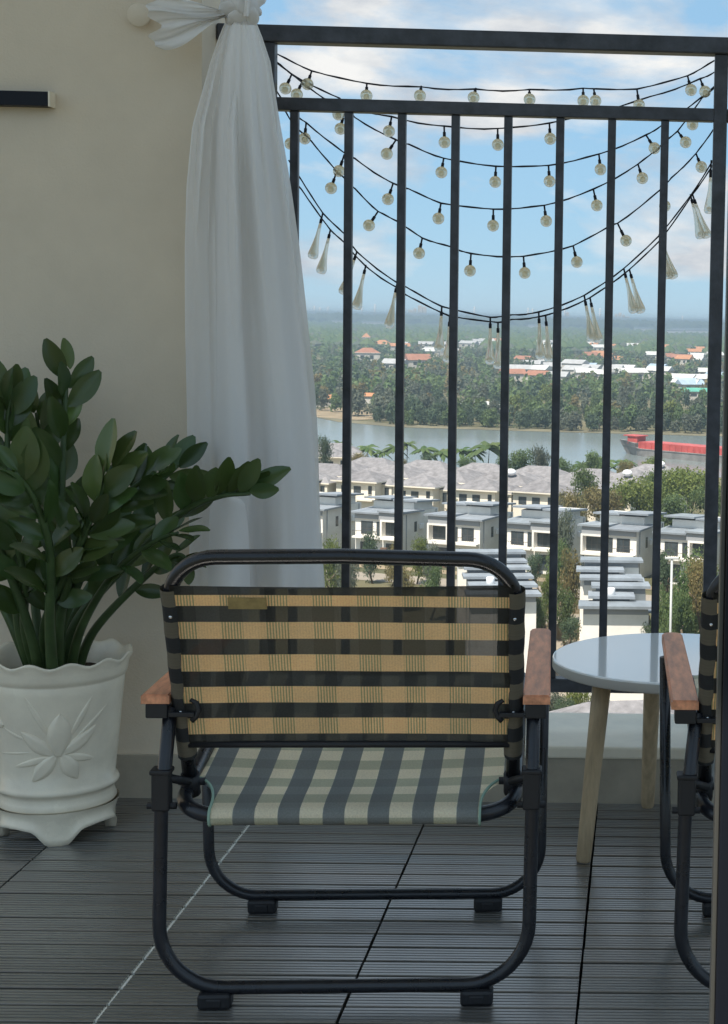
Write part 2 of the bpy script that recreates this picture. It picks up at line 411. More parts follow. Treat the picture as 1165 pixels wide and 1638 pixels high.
# ================================================================== CHAIRS
def make_chair():
    root = empty('folding_chair', (0, 0, 0))
    r = .0089
    hw1, hw2, bz = .2335, .245, .0255
    # near U leg (behind the sitter) and far U leg
    p = fillet([(-hw1+.012, 0, .392), (-hw1, 0, .26), (-hw1-.004, 0, bz), (hw1-.002, 0, bz), (hw1, 0, .26), (hw1, 0, .392)], [0, 0, .082, .082, 0, 0], 10)
    tubeobj('leg_frame', p, r, 'tube', root, 12)
    r = .0082
    p = fillet([(-hw2-.006, .335, .392), (-hw2+.002, .335, bz), (hw2-.002, .335, bz), (hw2, .335, .392)], [0, .072, .072, 0], 10)
    tubeobj('leg_frame', p, r, 'tube', root, 12)
    for y, xs in ((0, (-.166, .166)), (.335, (-.166, .166))):
        for x in xs:
            bm = bmesh.new(); box(bm, (x-.021, y-.0135, 0), (x+.021, y+.0135, .022), .005)
            box(bm, (x-.010, y-.0150, .004), (x+.010, y+.0150, .016), .002)
            obj('foot_pad', bm, 'plastic', root)
    # arms
    for s in (-1, 1):
        bm = bmesh.new(); n = 8; out = []
        w = .0158
        for k in range(n+1):
            a = math.pi*k/n; out.append((w*math.cos(a)*1.0, .425+.014*math.sin(a)))
        out += [(-w*1.10, -.014), (w*1.10, -.014)]
        lo = [bm.verts.new((x, y, .397)) for x, y in out]; hi = [bm.verts.new((x, y, .409)) for x, y in out]
        bm.faces.new(hi); bm.faces.new(lo[::-1])
        for k in range(len(out)): bm.faces.new((lo[k], lo[(k+1) % len(out)], hi[(k+1) % len(out)], hi[k]))
        bmesh.ops.bevel(bm, geom=[e for e in bm.edges if all(abs(v.co.z-.409) < 1e-5 for v in e.verts)], offset=.002, segments=2, affect='EDGES')
        bmesh.ops.translate(bm, verts=bm.verts, vec=(s*.2375, 0, 0))
        obj('armrest', bm, 'armwood', root)
        bm = bmesh.new(); box(bm, (s*.2365-.0135, -.0125, .378), (s*.2365+.0135, .014, .3968), .002)
        obj('arm_bracket', bm, 'plastic', root)
        bm = bmesh.new(); box(bm, (s*.2365-.0115, .32, .380), (s*.2365+.0115, .35, .3968), .002); obj('arm_bracket', bm, 'plastic', root)
        # sliding bracket on the near leg
        bm = bmesh.new(); xx = s*.2325
        box(bm, (xx-.0112, -.0112, .258), (xx+.0112, .0112, .310), .003)
        box(bm, (xx-.0130, -.0130, .305), (xx+.0130, .0130, .3115), .002)
        sweep(bm, [(xx-.018, 0, .263), (xx+.018, 0, .263)], .0045, 8)
        sweep(bm, [(xx-s*.002, 0, .300), (s*.205, .03, .285)], .0055, 8)
        obj('slide_bracket', bm, 'plastic', root)
        # hinge lug beside the backrest
        bm = bmesh.new()
        sweep(bm, [(s*.194, -.008, .374), (s*.188, -.008, .380), (s*.185, -.008, .388), (s*.188, -.008, .397), (s*.195, -.008, .402)], .0036, 8)
        box(bm, (s*.206-.016, -.012, .3795), (s*.206+.016, .004, .3855), .001)
        obj('hinge_lug', bm, 'plastic', root)
    # seat frame
    zs = lambda y: .256+.20*(y+.02)
    sp = fillet([(-.209, .40, zs(.40)), (-.212, -.02, zs(-.02)), (.212, -.02, zs(-.02)), (.209, .40, zs(.40))], [0, .058, .058, 0], 10)
    tubeobj('seat_frame', sp, .0100, 'tube', root, 12)
    sp = [(-.209, .402, zs(.40)), (.209, .402, zs(.40))]
    tubeobj('seat_front_bar', sp, .0098, 'tube', root, 10)
    # seat cloth: full width, cut away at the two near corners, wrapped round the rear tube
    nx, ny = 56, 40
    bm = bmesh.new(); uvl = bm.loops.layers.uv.new('UVMap')
    rows = []
    prof = []
    ra = .0117
    for k in range(9):               # wrap round the tube, from below to the top
        a = -2.1+k/8*(2.1+math.pi/2)
        prof.append((-.02-ra*math.cos(a), zs(-.02)+ra*math.sin(a)))
    for k in range(1, ny+1):
        y = -.02+.42*(k/ny)**1.6; sag = -.012*math.sin(math.pi*(k/ny)**1.6)
        prof.append((y, zs(y)+ra+sag*.8))
    dist = [0]
    for a, b in zip(prof, prof[1:]): dist.append(dist[-1]+math.hypot(b[0]-a[0], b[1]-a[1]))
    for j, (y, z) in enumerate(prof):
        # notch: the cloth narrows towards the rear bar in a quarter round
        yy = max(-.02, y)
        t_ = max(0, min(1, (yy+.02)/.080))
        hwid = .168+.044*(1-math.sqrt(max(0, 1-t_**2)))
        row = []
        for i in range(nx+1):
            x = -hwid+2*hwid*i/nx
            zz = z
            if hwid > .2 and abs(x) > .196: zz -= .006*((abs(x)-.196)/.016)**2
            if y > -.01: zz -= .006*(1-(x/.212)**2)*ss(-.01, .08, y)
            row.append((bm.verts.new((x, y, zz)), x, dist[j]))
        rows.append(row)
    for a, b in zip(rows, rows[1:]):
        for i in range(nx):
            q = (a[i], a[i+1], b[i+1], b[i]); f = bm.faces.new([v[0] for v in q]); f.smooth = True
            for lp, v in zip(f.loops, q): lp[uvl].uv = (v[2]+.004, v[1]+.1672-.028-.0556*6)
    bmesh.ops.solidify(bm, geom=list(bm.faces), thickness=-.0009)
    seat = obj('seat', bm, 'seat_fabric', root)
    for s in (-1, 1):
        pts = []
        for k in range(11):
            t_ = k/10; a = t_*math.pi/2
            hwid = .168+.044*(1-math.cos(a)); yy = -.02+.08*math.sin(a)
            pts.append((s*hwid, yy, zs(yy)+ra+.0005-(.006*((hwid-.196)/.016)**2 if hwid > .196 else 0)))
        a0 = -.6
        pts = [(s*.168, -.02-(ra+.0008)*math.cos(a_), zs(-.02)+(ra+.0008)*math.sin(a_)) for a_ in (-1.2, -.6, 0, .6, 1.1)]+pts
        tubeobj('binding', pts, .0019, 'edging', seat, 6)
    # backrest
    P0, P1 = Vector((0, .050, .268)), Vector((0, -.068, .592))
    def bp(x, t_): return Vector((x, P0.y+(P1.y-P0.y)*t_, P0.z+(P1.z-P0.z)*t_))
    pts = fillet([bp(-.2070, 0), bp(-.2085, .5), bp(-.2115, 1)+Vector((0, 0, -.002)), bp(0, 1)+Vector((0, 0, .0015)), bp(.2115, 1)+Vector((0, 0, -.002)), bp(.2085, .5), bp(.2070, 0)],
                 [0, 0, .060, 0, .060, 0, 0], 12)
    tubeobj('back_frame', pts, .0094, 'tube', root, 12)
    Lb = (P1-P0).length
    t0, t1 = .215, .893
    nx, ny = 60, 34
    bm = bmesh.new(); uvl = bm.loops.layers.uv.new('UVMap'); rows = []
    nrm = (P1-P0).normalized().cross(Vector((1, 0, 0)))
    for j in range(ny+1):
        t_ = t1+(t0-t1)*j/ny; row = []
        for i in range(nx+1):
            x = -.2085+.417*i/nx
            sag = .010*(1-(x/.2085)**2)
            ripple = .0012*math.sin(x*31+j*.2)*math.sin(j/ny*math.pi)
            top = .002*(x/.2085)*1 if j == 0 else 0
            edge = -.0035*math.cos(x*7.5) if j in (0,) else 0
            v = bp(x, t_)+Vector((0, .011+sag*.6+ripple-.022, edge+top))
            row.append((bm.verts.new(v), x, (t1-t_)*Lb))
        rows.append(row)
    for a, b in zip(rows, rows[1:]):
        for i in range(nx):
            q = (a[i], a[i+1], b[i+1], b[i]); f = bm.faces.new([v[0] for v in q]); f.smooth = True
            for lp, v in zip(f.loops, q): lp[uvl].uv = (v[1]+.2085-.037, v[2]-.0308)
    bmesh.ops.solidify(bm, geom=list(bm.faces), thickness=.0009)
    obj('backrest', bm, 'back_fabric', root)
    # bottom hem rod and top hem
    tubeobj('hem_rod', [bp(-.203, t0)+Vector((0, -.008, 0)), bp(.203, t0)+Vector((0, -.008, 0))], .0046, 'plastic', root, 8)
    # fabric sleeves round the side tubes with their screws
    for s in (-1, 1):
        bm = bmesh.new(); uvl = bm.loops.layers.uv.new('UVMap')
        n = 16; rows = []
        for j in range(n+1):
            t_ = .875+(.16-.875)*j/n
            xx = s*(.2070+.0030*t_)
            c = bp(xx, t_); row = []
            for k in range(13):
                a = 2*math.pi*k/12
                rr = .0124+.0006*math.sin(j*1.9+k)
                row.append((bm.verts.new(c+Vector((math.cos(a)*rr, 0, 0))+nrm*math.sin(a)*rr), (.875-t_)*Lb))
            rows.append(row)
        for a, b in zip(rows, rows[1:]):
            for k in range(12):
                q = (a[k], a[k+1], b[k+1], b[k]); f = bm.faces.new([v[0] for v in q]); f.smooth = True
                for lp, v in zip(f.loops, q): lp[uvl].uv = (0, v[1]-.022)
        bmesh.ops.remove_doubles(bm, verts=bm.verts, dist=1e-5)
        sl = obj('fabric_sleeve', bm, 'sleeve', root)
        for t_ in (.76, .36):
            c = bp(s*(.2070+.003*t_), t_)
            bm = bmesh.new(); bmesh.ops.create_uvsphere(bm, u_segments=8, v_segments=5, radius=.0026, matrix=Matrix.Translation(c+Vector((0, -.0128, 0))))
            obj('screw', bm, 'steel', sl, True)
        c = bp(s*.207, 0)
        bm = bmesh.new(); sweep(bm, [c+Vector((-s*.018, 0, .012)), c+Vector((s*.016, 0, .012))], .0052, 8)
        sweep(bm, [bp(s*.207, -.012), bp(s*.207, .075)], .0118, 12)
        obj('tube_plug', bm, 'plastic', root)
    # stitched label in the top pale band
    c0, c1 = bp(-.139, .848), bp(-.0925, .807)
    bm = bmesh.new(); y = c0.y
    box(bm, (c0.x, -.0010, -.0005), (c1.x, .0005, -.0005+.0155))
    o = obj('label_patch', bm, 'label', root)
    o.location = (0, c1.y-.0125, c1.z-.003); o.rotation_euler = (math.atan2(P1.y-P0.y, P1.z-P0.z)*-1, 0, 0)
    return root
chair = make_chair()
chair.location = (-.366, 2.05, 0); chair.rotation_euler = (0, 0, R(3.0))
tag(chair, 'checked folding chair seen whole from behind, beside the potted plant', 'chair', 'folding chairs on the balcony')
ch2 = copy_tree(chair)
ch2.location = (.298, 2.05, 0); ch2.rotation_euler = (0, 0, R(1.2))
tag(ch2, 'checked folding chair mostly cut off by the black door edge', 'chair', 'folding chairs on the balcony')

# ================================================================== TABLE
tb = empty('round_table', (.063, 2.73, 0), label='low round white side table on splayed pale wooden legs between the chairs', cat='table')
bm = bmesh.new(); rt_ = .208
rings = lathe(bm, [(0.0001, .320), (rt_*.5, .320), (rt_-.003, .320), (rt_-.0008, .3192), (rt_, .317)], 72)
for f in bm.faces: f.smooth = False
top = obj('table_top', bm, 'tabletop', tb)
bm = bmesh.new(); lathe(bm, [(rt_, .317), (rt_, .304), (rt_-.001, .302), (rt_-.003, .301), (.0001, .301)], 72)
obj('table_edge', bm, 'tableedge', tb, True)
for top_, ft in (((964, 1085, 2.645), (933, 1379)), ((1044.5, 1075, 2.82), (1036, 1290)), (None, None)):
    if top_:
        a = at(*top_); b = onz(ft[0], ft[1], 0)
    else: a, b = Vector((.16, 2.70, .3)), Vector((.25, 2.675, 0))
    d = (b-a); a = a+d*((.301-a.z)/d.z); b = a+d*((0-a.z)/d.z)
    bm = bmesh.new()
    sweep(bm, [a+(b-a)*s for s in (0, .25, .5, .75, .985, 1)], lambda s: .0158-.0045*s-(.001 if s > .99 else 0), 16)
    o = obj('leg', bm, 'legwood', tb); o.location = -tb.location

# ================================================================== POT AND PLANT
PC = Vector((at(90, 1100, 2.75).x, 2.752, 0))
pot = empty('plant_pot', PC, label='white footed flower pot with a scalloped rim and a raised flower', cat='flower pot')
bm = bmesh.new()
NS = 96
def wob(a, r, z):
    if z > .288 and r > .10: z = z+.0042*math.cos(a*12)*min(1, (z-.288)/.012)
    return r, z
prof = [(.080, .052), (.0940, .054), (.0965, .058), (.0935, .066), (.0915, .074), (.0925, .080), (.0985, .083), (.1005, .0875), (.0985, .092), (.0935, .096)]
prof += [(.0935+.0165*((z-.096)/.17), z) for z in (.13, .17, .21, .25, .266)]
prof += [(.1090, .268), (.1125, .271), (.1150, .279), (.1160, .288), (.1175, .295), (.1205, .301), (.1225, .305), (.1205, .3065), (.1165, .303), (.1130, .296), (.1085, .285), (.106, .262)]
lathe(bm, prof, NS, mod=wob)
body = obj('pot_body', bm, 'pot', pot, True)
bm = bmesh.new()
rg = lathe(bm, [(.1068, .266), (.07, .270), (.03, .272), (.0005, .272)], 32)
for v in bm.verts: v.co.z += .004*noise.noise(v.co*60)
obj('soil', bm, 'soil', pot, True)
# skirt with four feet: lower edge dips at each foot
FA0 = math.atan2(-PC.y, -PC.x)   # one foot towards the viewer
bm = bmesh.new(); ro, ri = [], []
for k in range(NS):
    a = 2*math.pi*k/NS
    ph = ((a-FA0)/(math.pi/2)+.5) % 1-.5
    dip = 1-ss(.09, .27, abs(ph))
    arch = ss(.20, .45, abs(ph))
    z = .0300-.0298*dip-.004*(1-arch)*(1-dip)
    ro.append((a, z, dip))
for lvl in range(6):
    s = lvl/5
    ring = []
    for a, z, dip in ro:
        zz = .056+(z-.056)*s
        r_ = .1000-.0065*math.sin(s*math.pi)+.002*s-.007*dip*s*s
        ring.append(bm.verts.new((r_*math.cos(a), r_*math.sin(a), zz)))
    ri.append(ring)
inner = [bm.verts.new((.078*math.cos(a), .078*math.sin(a), max(z, .0005)+.0)) for a, z, dip in ro]
inner2 = [bm.verts.new((.076*math.cos(a), .076*math.sin(a), .05)) for a, z, dip in ro]
ri += [inner, inner2]
for a, b in zip(ri, ri[1:]):
    for k in range(NS):
        f = bm.faces.new((a[k], a[(k+1) % NS], b[(k+1) % NS], b[k])); f.smooth = True
obj('pot_foot', bm, 'pot', pot)
# raised flower
bm = bmesh.new()
def cyl(du, dz, h):   # du metres round the pot from the viewer's side, to the right positive
    du, dz, h = du*1.25, dz*1.25, h*1.35; a = FA0+du/.102; z = .168+dz; r_ = .0935+.0165*((z-.096)/.17)+h
    return (r_*math.cos(a), r_*math.sin(a), z)
def petal(x0, z0, ang, L, wmax, h, bend=0, tipw=.15):
    n, mm = 10, 6; rows = []
    for i in range(n+1):
        s = i/n
        wd_ = wmax*(math.sin(math.pi*min(1, s*.93+.07))**.8)*(1 if s < .95 else .6)+.0006
        aa = ang+bend*s; px_ = x0+math.cos(aa)*L*s; pz_ = z0+math.sin(aa)*L*s
        row = []
        for j in range(mm+1):
            q = j/mm*2-1
            hh = h*(1-q*q)**.5*(.55+.45*math.sin(math.pi*s))-.0012
            if abs(q) < .05: hh -= h*.18
            row.append(bm.verts.new(cyl(px_-math.sin(aa)*wd_*q, pz_+math.cos(aa)*wd_*q, hh)))
        rows.append(row)
    for a, b in zip(rows, rows[1:]):
        for j in range(mm):
            f = bm.faces.new((a[j], a[j+1], b[j+1], b[j])); f.smooth = True
petal(.002, -.012, R(88), .058, .0165, .0060)
petal(-.004, -.010, R(150), .052, .0105, .0050, -.12)
petal(.006, -.010, R(28), .056, .0095, .0050, .15)
petal(-.002, -.012, R(228), .046, .0115, .0055)
petal(.006, -.012, R(303), .040, .0125, .0055)
petal(-.004, -.012, R(196), .056, .0050, .0035)
petal(.006, -.012, R(-12), .046, .0058, .0035)
petal(-.010, .016, R(118), .060, .0042, .0030)
petal(.016, .012, R(62), .060, .0042, .0028)
petal(.016, .002, R(42), .072, .0032, .0028)
petal(-.030, .008, R(165), .052, .0020, .0026, -.1)
petal(-.074, .026, R(160), .020, .0062, .0050)
petal(-.028, -.006, R(186), .060, .0016, .0022)
obj('flower_relief', bm, 'pot', pot)

plant = empty('potted_plant', (PC.x, PC.y, .270), label='dark green plant with fleshy arching stems of glossy leaves in the white pot', cat='plant')
def leaf_mesh(seed):
    rg_ = random.Random(seed); bm = bmesh.new(); n, mm = 9, 4; rows = []
    tl = bm.loops.layers.float_color.new('tint')
    bend = rg_.uniform(.10, .45); fold = rg_.uniform(.12, .30); wv = rg_.uniform(-.1, .1); wm = rg_.uniform(.215, .275)
    for i in range(n+1):
        s = i/n; w = wm*(math.sin(math.pi*(s**1.0)*.96+.04)**.72)*(1-.05*s)+.004
        row = []
        for j in range(mm+1):
            q = j/mm*2-1
            row.append(bm.verts.new((q*w+wv*s*s*.5, s, -bend*s*s*.45+abs(q)*w*fold+.012*math.sin(s*9+seed)*abs(q))))
        rows.append(row)
    tt = rg_.random()
    for a, b in zip(rows, rows[1:]):
        for j in range(mm):
            f = bm.faces.new((a[j], a[j+1], b[j+1], b[j])); f.smooth = True
            for lp in f.loops: lp[tl] = (tt, tt, tt, 1)
    return tomesh(bm, 'leaf')
LEAVES = [leaf_mesh(k) for k in range(9)]
for k, me in enumerate(LEAVES):
    me.materials.append(MAT['leaf'])
    v = (0.02, .05, .12, .0, .08, .25, .03, .5, .85)[k]
    me.color_attributes['tint'].data.foreach_set('color', [v]*4*len(me.color_attributes['tint'].data))
rl = random.Random(11)
def spline(pts, n):
    P = [Vector(p) for p in pts]; P = [P[0]*2-P[1]]+P+[P[-1]*2-P[-2]]; out = []
    m_ = len(P)-3
    for k in range(n+1):
        u = k/n*m_; i = min(int(u), m_-1); t_ = u-i
        a, b, c, d = P[i:i+4]
        out.append(.5*((2*b)+(c-a)*t_+(2*a-5*b+4*c-d)*t_*t_+(3*b-a-3*c+d)*t_**3))
    return out
def stem(pix, r0, n_leaf, start, size, face, tip=True, spread=R(42), tints=(0, 1, 2, 3, 4, 6), jitter=.22, up=0.0):
    """pix: (px, py, Y) along the stem; leaves in pairs from fraction start to the tip; face: direction the leaf blades turn to"""
    pts = [at(*q) for q in pix]
    base = Vector((PC.x+(pts[0].x-PC.x)*.5, PC.y+(pts[0].y-PC.y)*.5, .262))
    sp = spline([base]+pts, 28)
    bm = bmesh.new(); sweep(bm, [p-Vector((PC.x, PC.y, .270)) for p in sp], lambda s: r0*(1-.72*s), 8)
    so = obj('stem', bm, 'stem', plant)
    fv = Vector(face).normalized()
    for k in range(n_leaf):
        s = start+(1-start)*(k/(n_leaf-1)) if n_leaf > 1 else 1
        f_ = s*28; i = min(int(f_), 27); p = sp[i].lerp(sp[i+1], f_-i); T = (sp[i+1]-sp[i]).normalized()
        side = T.cross(fv).normalized()*(1 if k % 2 else -1)
        if up: side = (side+Vector((0, 0, up))).normalized(); side = (side-T*side.dot(T)).normalized()
        last = k == n_leaf-1
        ang = 0 if last and tip else spread*(1-.35*(s-start)/(1-start))+rl.uniform(-jitter, jitter)
        d = (T*math.cos(ang)+side*math.sin(ang)+fv*rl.uniform(-.35, .5)).normalized()
        nz_ = (fv-d*fv.dot(d)+Vector((rl.uniform(-.7, .7), rl.uniform(-.5, .5), rl.uniform(-.5, .6)))*1.15)
        nz_ = (nz_-d*nz_.dot(d)).normalized()
        xx = d.cross(nz_).normalized()
        sz = size*rl.uniform(.82, 1.12)*(.8 if last else 1)
        o = link('leaf', LEAVES[rl.choice(tints)], None, so)
        mw = Matrix((xx*sz, d*sz, nz_*sz)).transposed().to_4x4(); mw.translation = p+side*r0*.4-Vector((PC.x, PC.y, .270))
        o.matrix_local = mw
CAMF = (.35, -1, .25)
stem([(84, 1000, 2.72), (96, 860, 2.72), (102, 700, 2.73), (108, 590, 2.74)], .011, 16, .46, .072, (.75, -.6, .2), spread=R(36), tints=(0, 1, 2, 3, 4, 8, 7))
stem([(30, 1000, 2.68), (18, 820, 2.66), (12, 700, 2.66), (16, 630, 2.66)], .010, 18, .44, .074, (.6, -.7, .3), spread=R(36))
stem([(120, 1000, 2.72), (200, 905, 2.70), (290, 822, 2.66), (350, 795, 2.62), (400, 790, 2.60)], .010, 21, .36, .070, (.1, -.95, -.2), tip=True, spread=R(62), jitter=.15, up=1.3)
stem([(150, 1010, 2.74), (225, 930, 2.74), (280, 888, 2.73), (305, 900, 2.72)], .009, 11, .40, .055, (.2, -.8, .6))
stem([(100, 1000, 2.66), (150, 880, 2.62), (200, 795, 2.60), (246, 755, 2.58)], .010, 15, .36, .072, (.3, -.8, .5), up=.5)
stem([(110, 1000, 2.78), (180, 880, 2.80), (240, 790, 2.80), (285, 745, 2.79)], .010, 14, .40, .072, (.1, -.9, .3), up=.6)
stem([(45, 1000, 2.62), (0, 880, 2.58), (-50, 790, 2.55), (-110, 740, 2.53)], .010, 14, .30, .076, (.2, -.8, .5))
stem([(80, 1000, 2.60), (80, 880, 2.54), (55, 800, 2.50), (25, 755, 2.47)], .010, 14, .36, .076, (.4, -.7, .6), tints=(0, 1, 5, 5, 4, 6))
stem([(95, 1000, 2.64), (120, 890, 2.58), (155, 805, 2.55), (178, 745, 2.54)], .010, 14, .36, .076, (.2, -.8, .5), tints=(0, 1, 2, 3, 5, 5))
stem([(60, 1000, 2.78), (50, 860, 2.80), (66, 730, 2.82), (58, 660, 2.83)], .010, 13, .42, .074, CAMF)
stem([(20, 1000, 2.72), (-35, 880, 2.74), (-60, 720, 2.76), (-45, 620, 2.77)], .010, 17, .40, .074, CAMF)
stem([(130, 1005, 2.68), (185, 915, 2.64), (245, 868, 2.61), (285, 852, 2.59)], .009, 11, .36, .064, (.1, -.6, .8))
stem([(70, 1010, 2.66), (95, 940, 2.60), (130, 872, 2.57), (146, 835, 2.55)], .009, 10, .36, .072, (.3, -.8, .3))
stem([(40, 1010, 2.66), (40, 930, 2.60), (20, 860, 2.57), (-20, 830, 2.55)], .009, 9, .36, .074, (.3, -.8, .3))

# ================================================================== CURTAIN
YC = 2.86
cur = empty('curtain', (at(390, 60, YC).x, YC, 0), label='white sheer curtain tied up in a knot and hanging beside the wall', cat='curtain')
def interp(tab, y):
    if y <= tab[0][0]: return tab[0][1:]
    for a, b in zip(tab, tab[1:]):
        if y <= b[0]:
            s = (y-a[0])/(b[0]-a[0]); return tuple(p+(q-p)*s for p, q in zip(a[1:], b[1:]))
    return tab[-1][1:]
EDGE = [(20, 368, 404), (40, 358, 412), (60, 350, 420), (100, 337, 433), (200, 310, 447), (300, 301, 463), (400, 298, 477), (520, 297, 491), (620, 298, 503), (700, 298, 509), (800, 299, 513), (900, 300, 520), (942, 300, 524)]
def cloth(name, edge, y0, y1, Y, folds, amp, seed, nx=120, ny=60, parent=cur, bow=.05, hemr=0):
    bm = bmesh.new(); rows = []
    rg_ = random.Random(seed); ph = [rg_.uniform(0, 6.28) for _ in range(6)]
    for j in range(ny+1):
        py = y0+(y1-y0)*j/ny; l, r_ = interp(edge, py); row = []
        k = ss(y0, y0+260, py)
        for i in range(nx+1):
            u = i/nx
            uu = u+.018*math.sin(u*9+ph[4]+py*.004)*k
            px = l+(r_-l)*uu
            f = math.sin(uu*folds*6.283+ph[0]+.5*math.sin(py*.006+ph[1]))*.55+.30*math.sin(uu*folds*2.3*6.283+ph[2]+.6*math.sin(py*.004))*(1-.6*ss(150, 600, py))+.25*math.sin(uu*folds*.53*6.283+ph[3])
            f = math.copysign(abs(f)**.68, f)+.05*(1-.8*ss(60, 260, py))*math.sin(uu*folds*4.7*6.283+ph[5]+py*.003)
            w = (r_-l)/200.0
            dep = -f*amp*(.35+.65*k)*min(1.1, w+.2)-bow*math.sin(math.pi*u)*(.35+.65*k)
            py_ = py+(hemr*(abs(2*u-1)**8)*-1 if j == ny else 0)
            p = at(px, py_, Y+dep); row.append(bm.verts.new(p-parent.location))
        rows.append(row)
    for a, b in zip(rows, rows[1:]):
        for i in range(nx): f = bm.faces.new((a[i], a[i+1], b[i+1], b[i])); f.smooth = True
    return obj(name, bm, 'voile', parent)
cloth('drape', EDGE, 20, 942, YC, 2.6, .052, 3, 200, 70)
cloth('drape', [(20, 372, 400), (100, 350, 424), (200, 322, 438), (400, 308, 468), (700, 306, 500), (934, 306, 512)], 20, 936, YC+.045, 4.3, .016, 8, 100, 50)
cloth('drape', [(40, 372, 408), (100, 360, 428), (200, 352, 442), (300, 348, 458), (400, 346, 472), (520, 346, 486), (700, 344, 504), (800, 342, 509), (942, 338, 518)], 40, 942, YC-.034, 1.9, .034, 15, 140, 50, bow=.055)
cloth('fold', [(792, 352, 372), (797, 340, 384), (805, 336, 392), (850, 334, 398), (960, 332, 402)], 792, 950, YC-.125, .5, .012, 5, 30, 24, bow=.055)
# knot: a few crossing bunches of cloth
def roll(name, pix, r, Y, seed):
    bm = bmesh.new(); pts = spline([at(x, y, Y+dy) for x, y, dy in pix], 18)
    rg = sweep(bm, pts, lambda s: r*(.55+.45*math.sin(math.pi*min(1, s*1.0))), 18)
    for v in bm.verts: v.co += Vector((noise.noise(v.co*38+Vector((seed, 0, 0))), noise.noise(v.co*38+Vector((0, seed, 0))), noise.noise(v.co*38+Vector((0, 0, seed)))))*.010
    bmesh.ops.translate(bm, verts=bm.verts, vec=-cur.location); return obj(name, bm, 'voile', cur, True)
roll('knot', [(352, 22, .01), (372, 10, -.02), (395, 8, -.03), (414, 20, 0)], .015, YC, 1)
roll('knot', [(366, 34, 0), (385, 24, -.03), (402, 10, -.02), (415, -6, .01)], .013, YC, 2)
roll('knot', [(358, 4, 0), (378, -2, -.035), (398, 22, -.03), (408, 36, 0)], .011, YC, 3)
TOPE = [(-760, 330, 470), (-300, 345, 452), (-120, 356, 440), (-40, 366, 424), (-10, 372, 414), (24, 374, 410)]
cloth('gathered_top', TOPE, -760, 26, YC, 3.2, .022, 12, 80, 40)
# the free end pulled out to the left
bm = bmesh.new(); rows = []
for i in range(31):
    s = i/30; row = []
    px = 372-128*s; cy_ = 22+14*s; hh = 6+40*ss(0, 1, s)
    for j in range(25):
        q = j/24*2-1
        py = cy_+q*hh+3*math.sin(s*6+q*4)
        px_ = px+q*8*s+(9*math.sin(q*7+1)+6*math.sin(q*13))*s*s
        dep = .016*math.sin(q*11+s*2)*(.25+s)+.007*math.sin(q*23+1)
        row.append(bm.verts.new(at(px_, py, YC+.0+dep-.015*math.sin(s*3.1))-cur.location))
    rows.append(row)
for a, b in zip(rows, rows[1:]):
    for j in range(24): f = bm.faces.new((a[j], a[j+1], b[j+1], b[j])); f.smooth = True
obj('loose_end', bm, 'voile', cur)
rod = tubeobj('curtain_rod', [(-1.6, YC, 2.36), (1.4, YC, 2.36)], .011, 'rail'); tag(rod, 'black curtain rod above the knotted sheer curtain', 'curtain rod')
# round hold-back on the wall
bm = bmesh.new(); c = at(228, 28, YW)
rr = 18/F*YW
sweep(bm, [(c.x, YW-.0005, c.z), (c.x, YW-.018, c.z)], .006, 12)
for rg in [lathe(bm, [(.0003, 0), (rr*.8, 0), (rr, .002), (rr, .005), (rr*.9, .007), (.0003, .008)], 32)]:
    vs = [v for r_ in rg for v in r_]
    bmesh.ops.rotate(bm, verts=vs, cent=(0, 0, 0), matrix=Matrix.Rotation(R(90), 3, 'X'))
    bmesh.ops.translate(bm, verts=vs, vec=(c.x, YW-.017, c.z))
hb = obj('curtain_holdback', bm, 'wall', None); tag(hb, 'round pale hold-back knob on the wall beside the curtain knot', 'hold-back')

# ================================================================== STRING LIGHTS
YS = YR+.030
def bulb_mesh():
    bm = bmesh.new(); r = .0112
    bmesh.ops.create_uvsphere(bm, u_segments=18, v_segments=12, radius=r)
    bmesh.ops.translate(bm, verts=bm.verts, vec=(0, 0, 0))
    k = bmesh.ops.create_uvsphere(bm, u_segments=10, v_segments=7, radius=r*.45)
    bmesh.ops.translate(bm, verts=k['verts'], vec=(0, 0, -.002))
    return tomesh(bm, 'bulb', True)
def sock_mesh(L):
    bm = bmesh.new(); sweep(bm, [(0, 0, 0), (0, 0, -L*.55), (0, 0, -L*.56), (0, 0, -L)], lambda s: .0017 if s < .5 else .0029, 8); return tomesh(bm, 'socket')
def drop_mesh():
    bm = bmesh.new(); L = .069
    prof = [(.0003, 0), (.0026, -.0005), (.0032, -.012), (.0036, -.022), (.0050, -.033), (.0068, -.044), (.0088, -.054), (.0098, -.060), (.0096, -.064), (.0078, -.0675), (.0045, -.069), (.0003, -.0695)]
    lathe(bm, prof, 18)
    kb = bmesh.ops.create_uvsphere(bm, u_segments=8, v_segments=6, radius=.0045); bmesh.ops.translate(bm, verts=kb['verts'], vec=(0, 0, -.060))
    return tomesh(bm, 'drop', True)
BM, DM, SM, SM2 = bulb_mesh(), drop_mesh(), sock_mesh(.0125), sock_mesh(.020)
BM.materials.append(MAT['bulb']); DM.materials.append(MAT['drop']); SM.materials.append(MAT['wire']); SM2.materials.append(MAT['wire'])
def orient(d):
    z = -d.normalized(); x = Vector((0, 1, 0)).cross(z).normalized(); y = z.cross(x)
    return Matrix((x, y, z)).transposed().to_4x4()
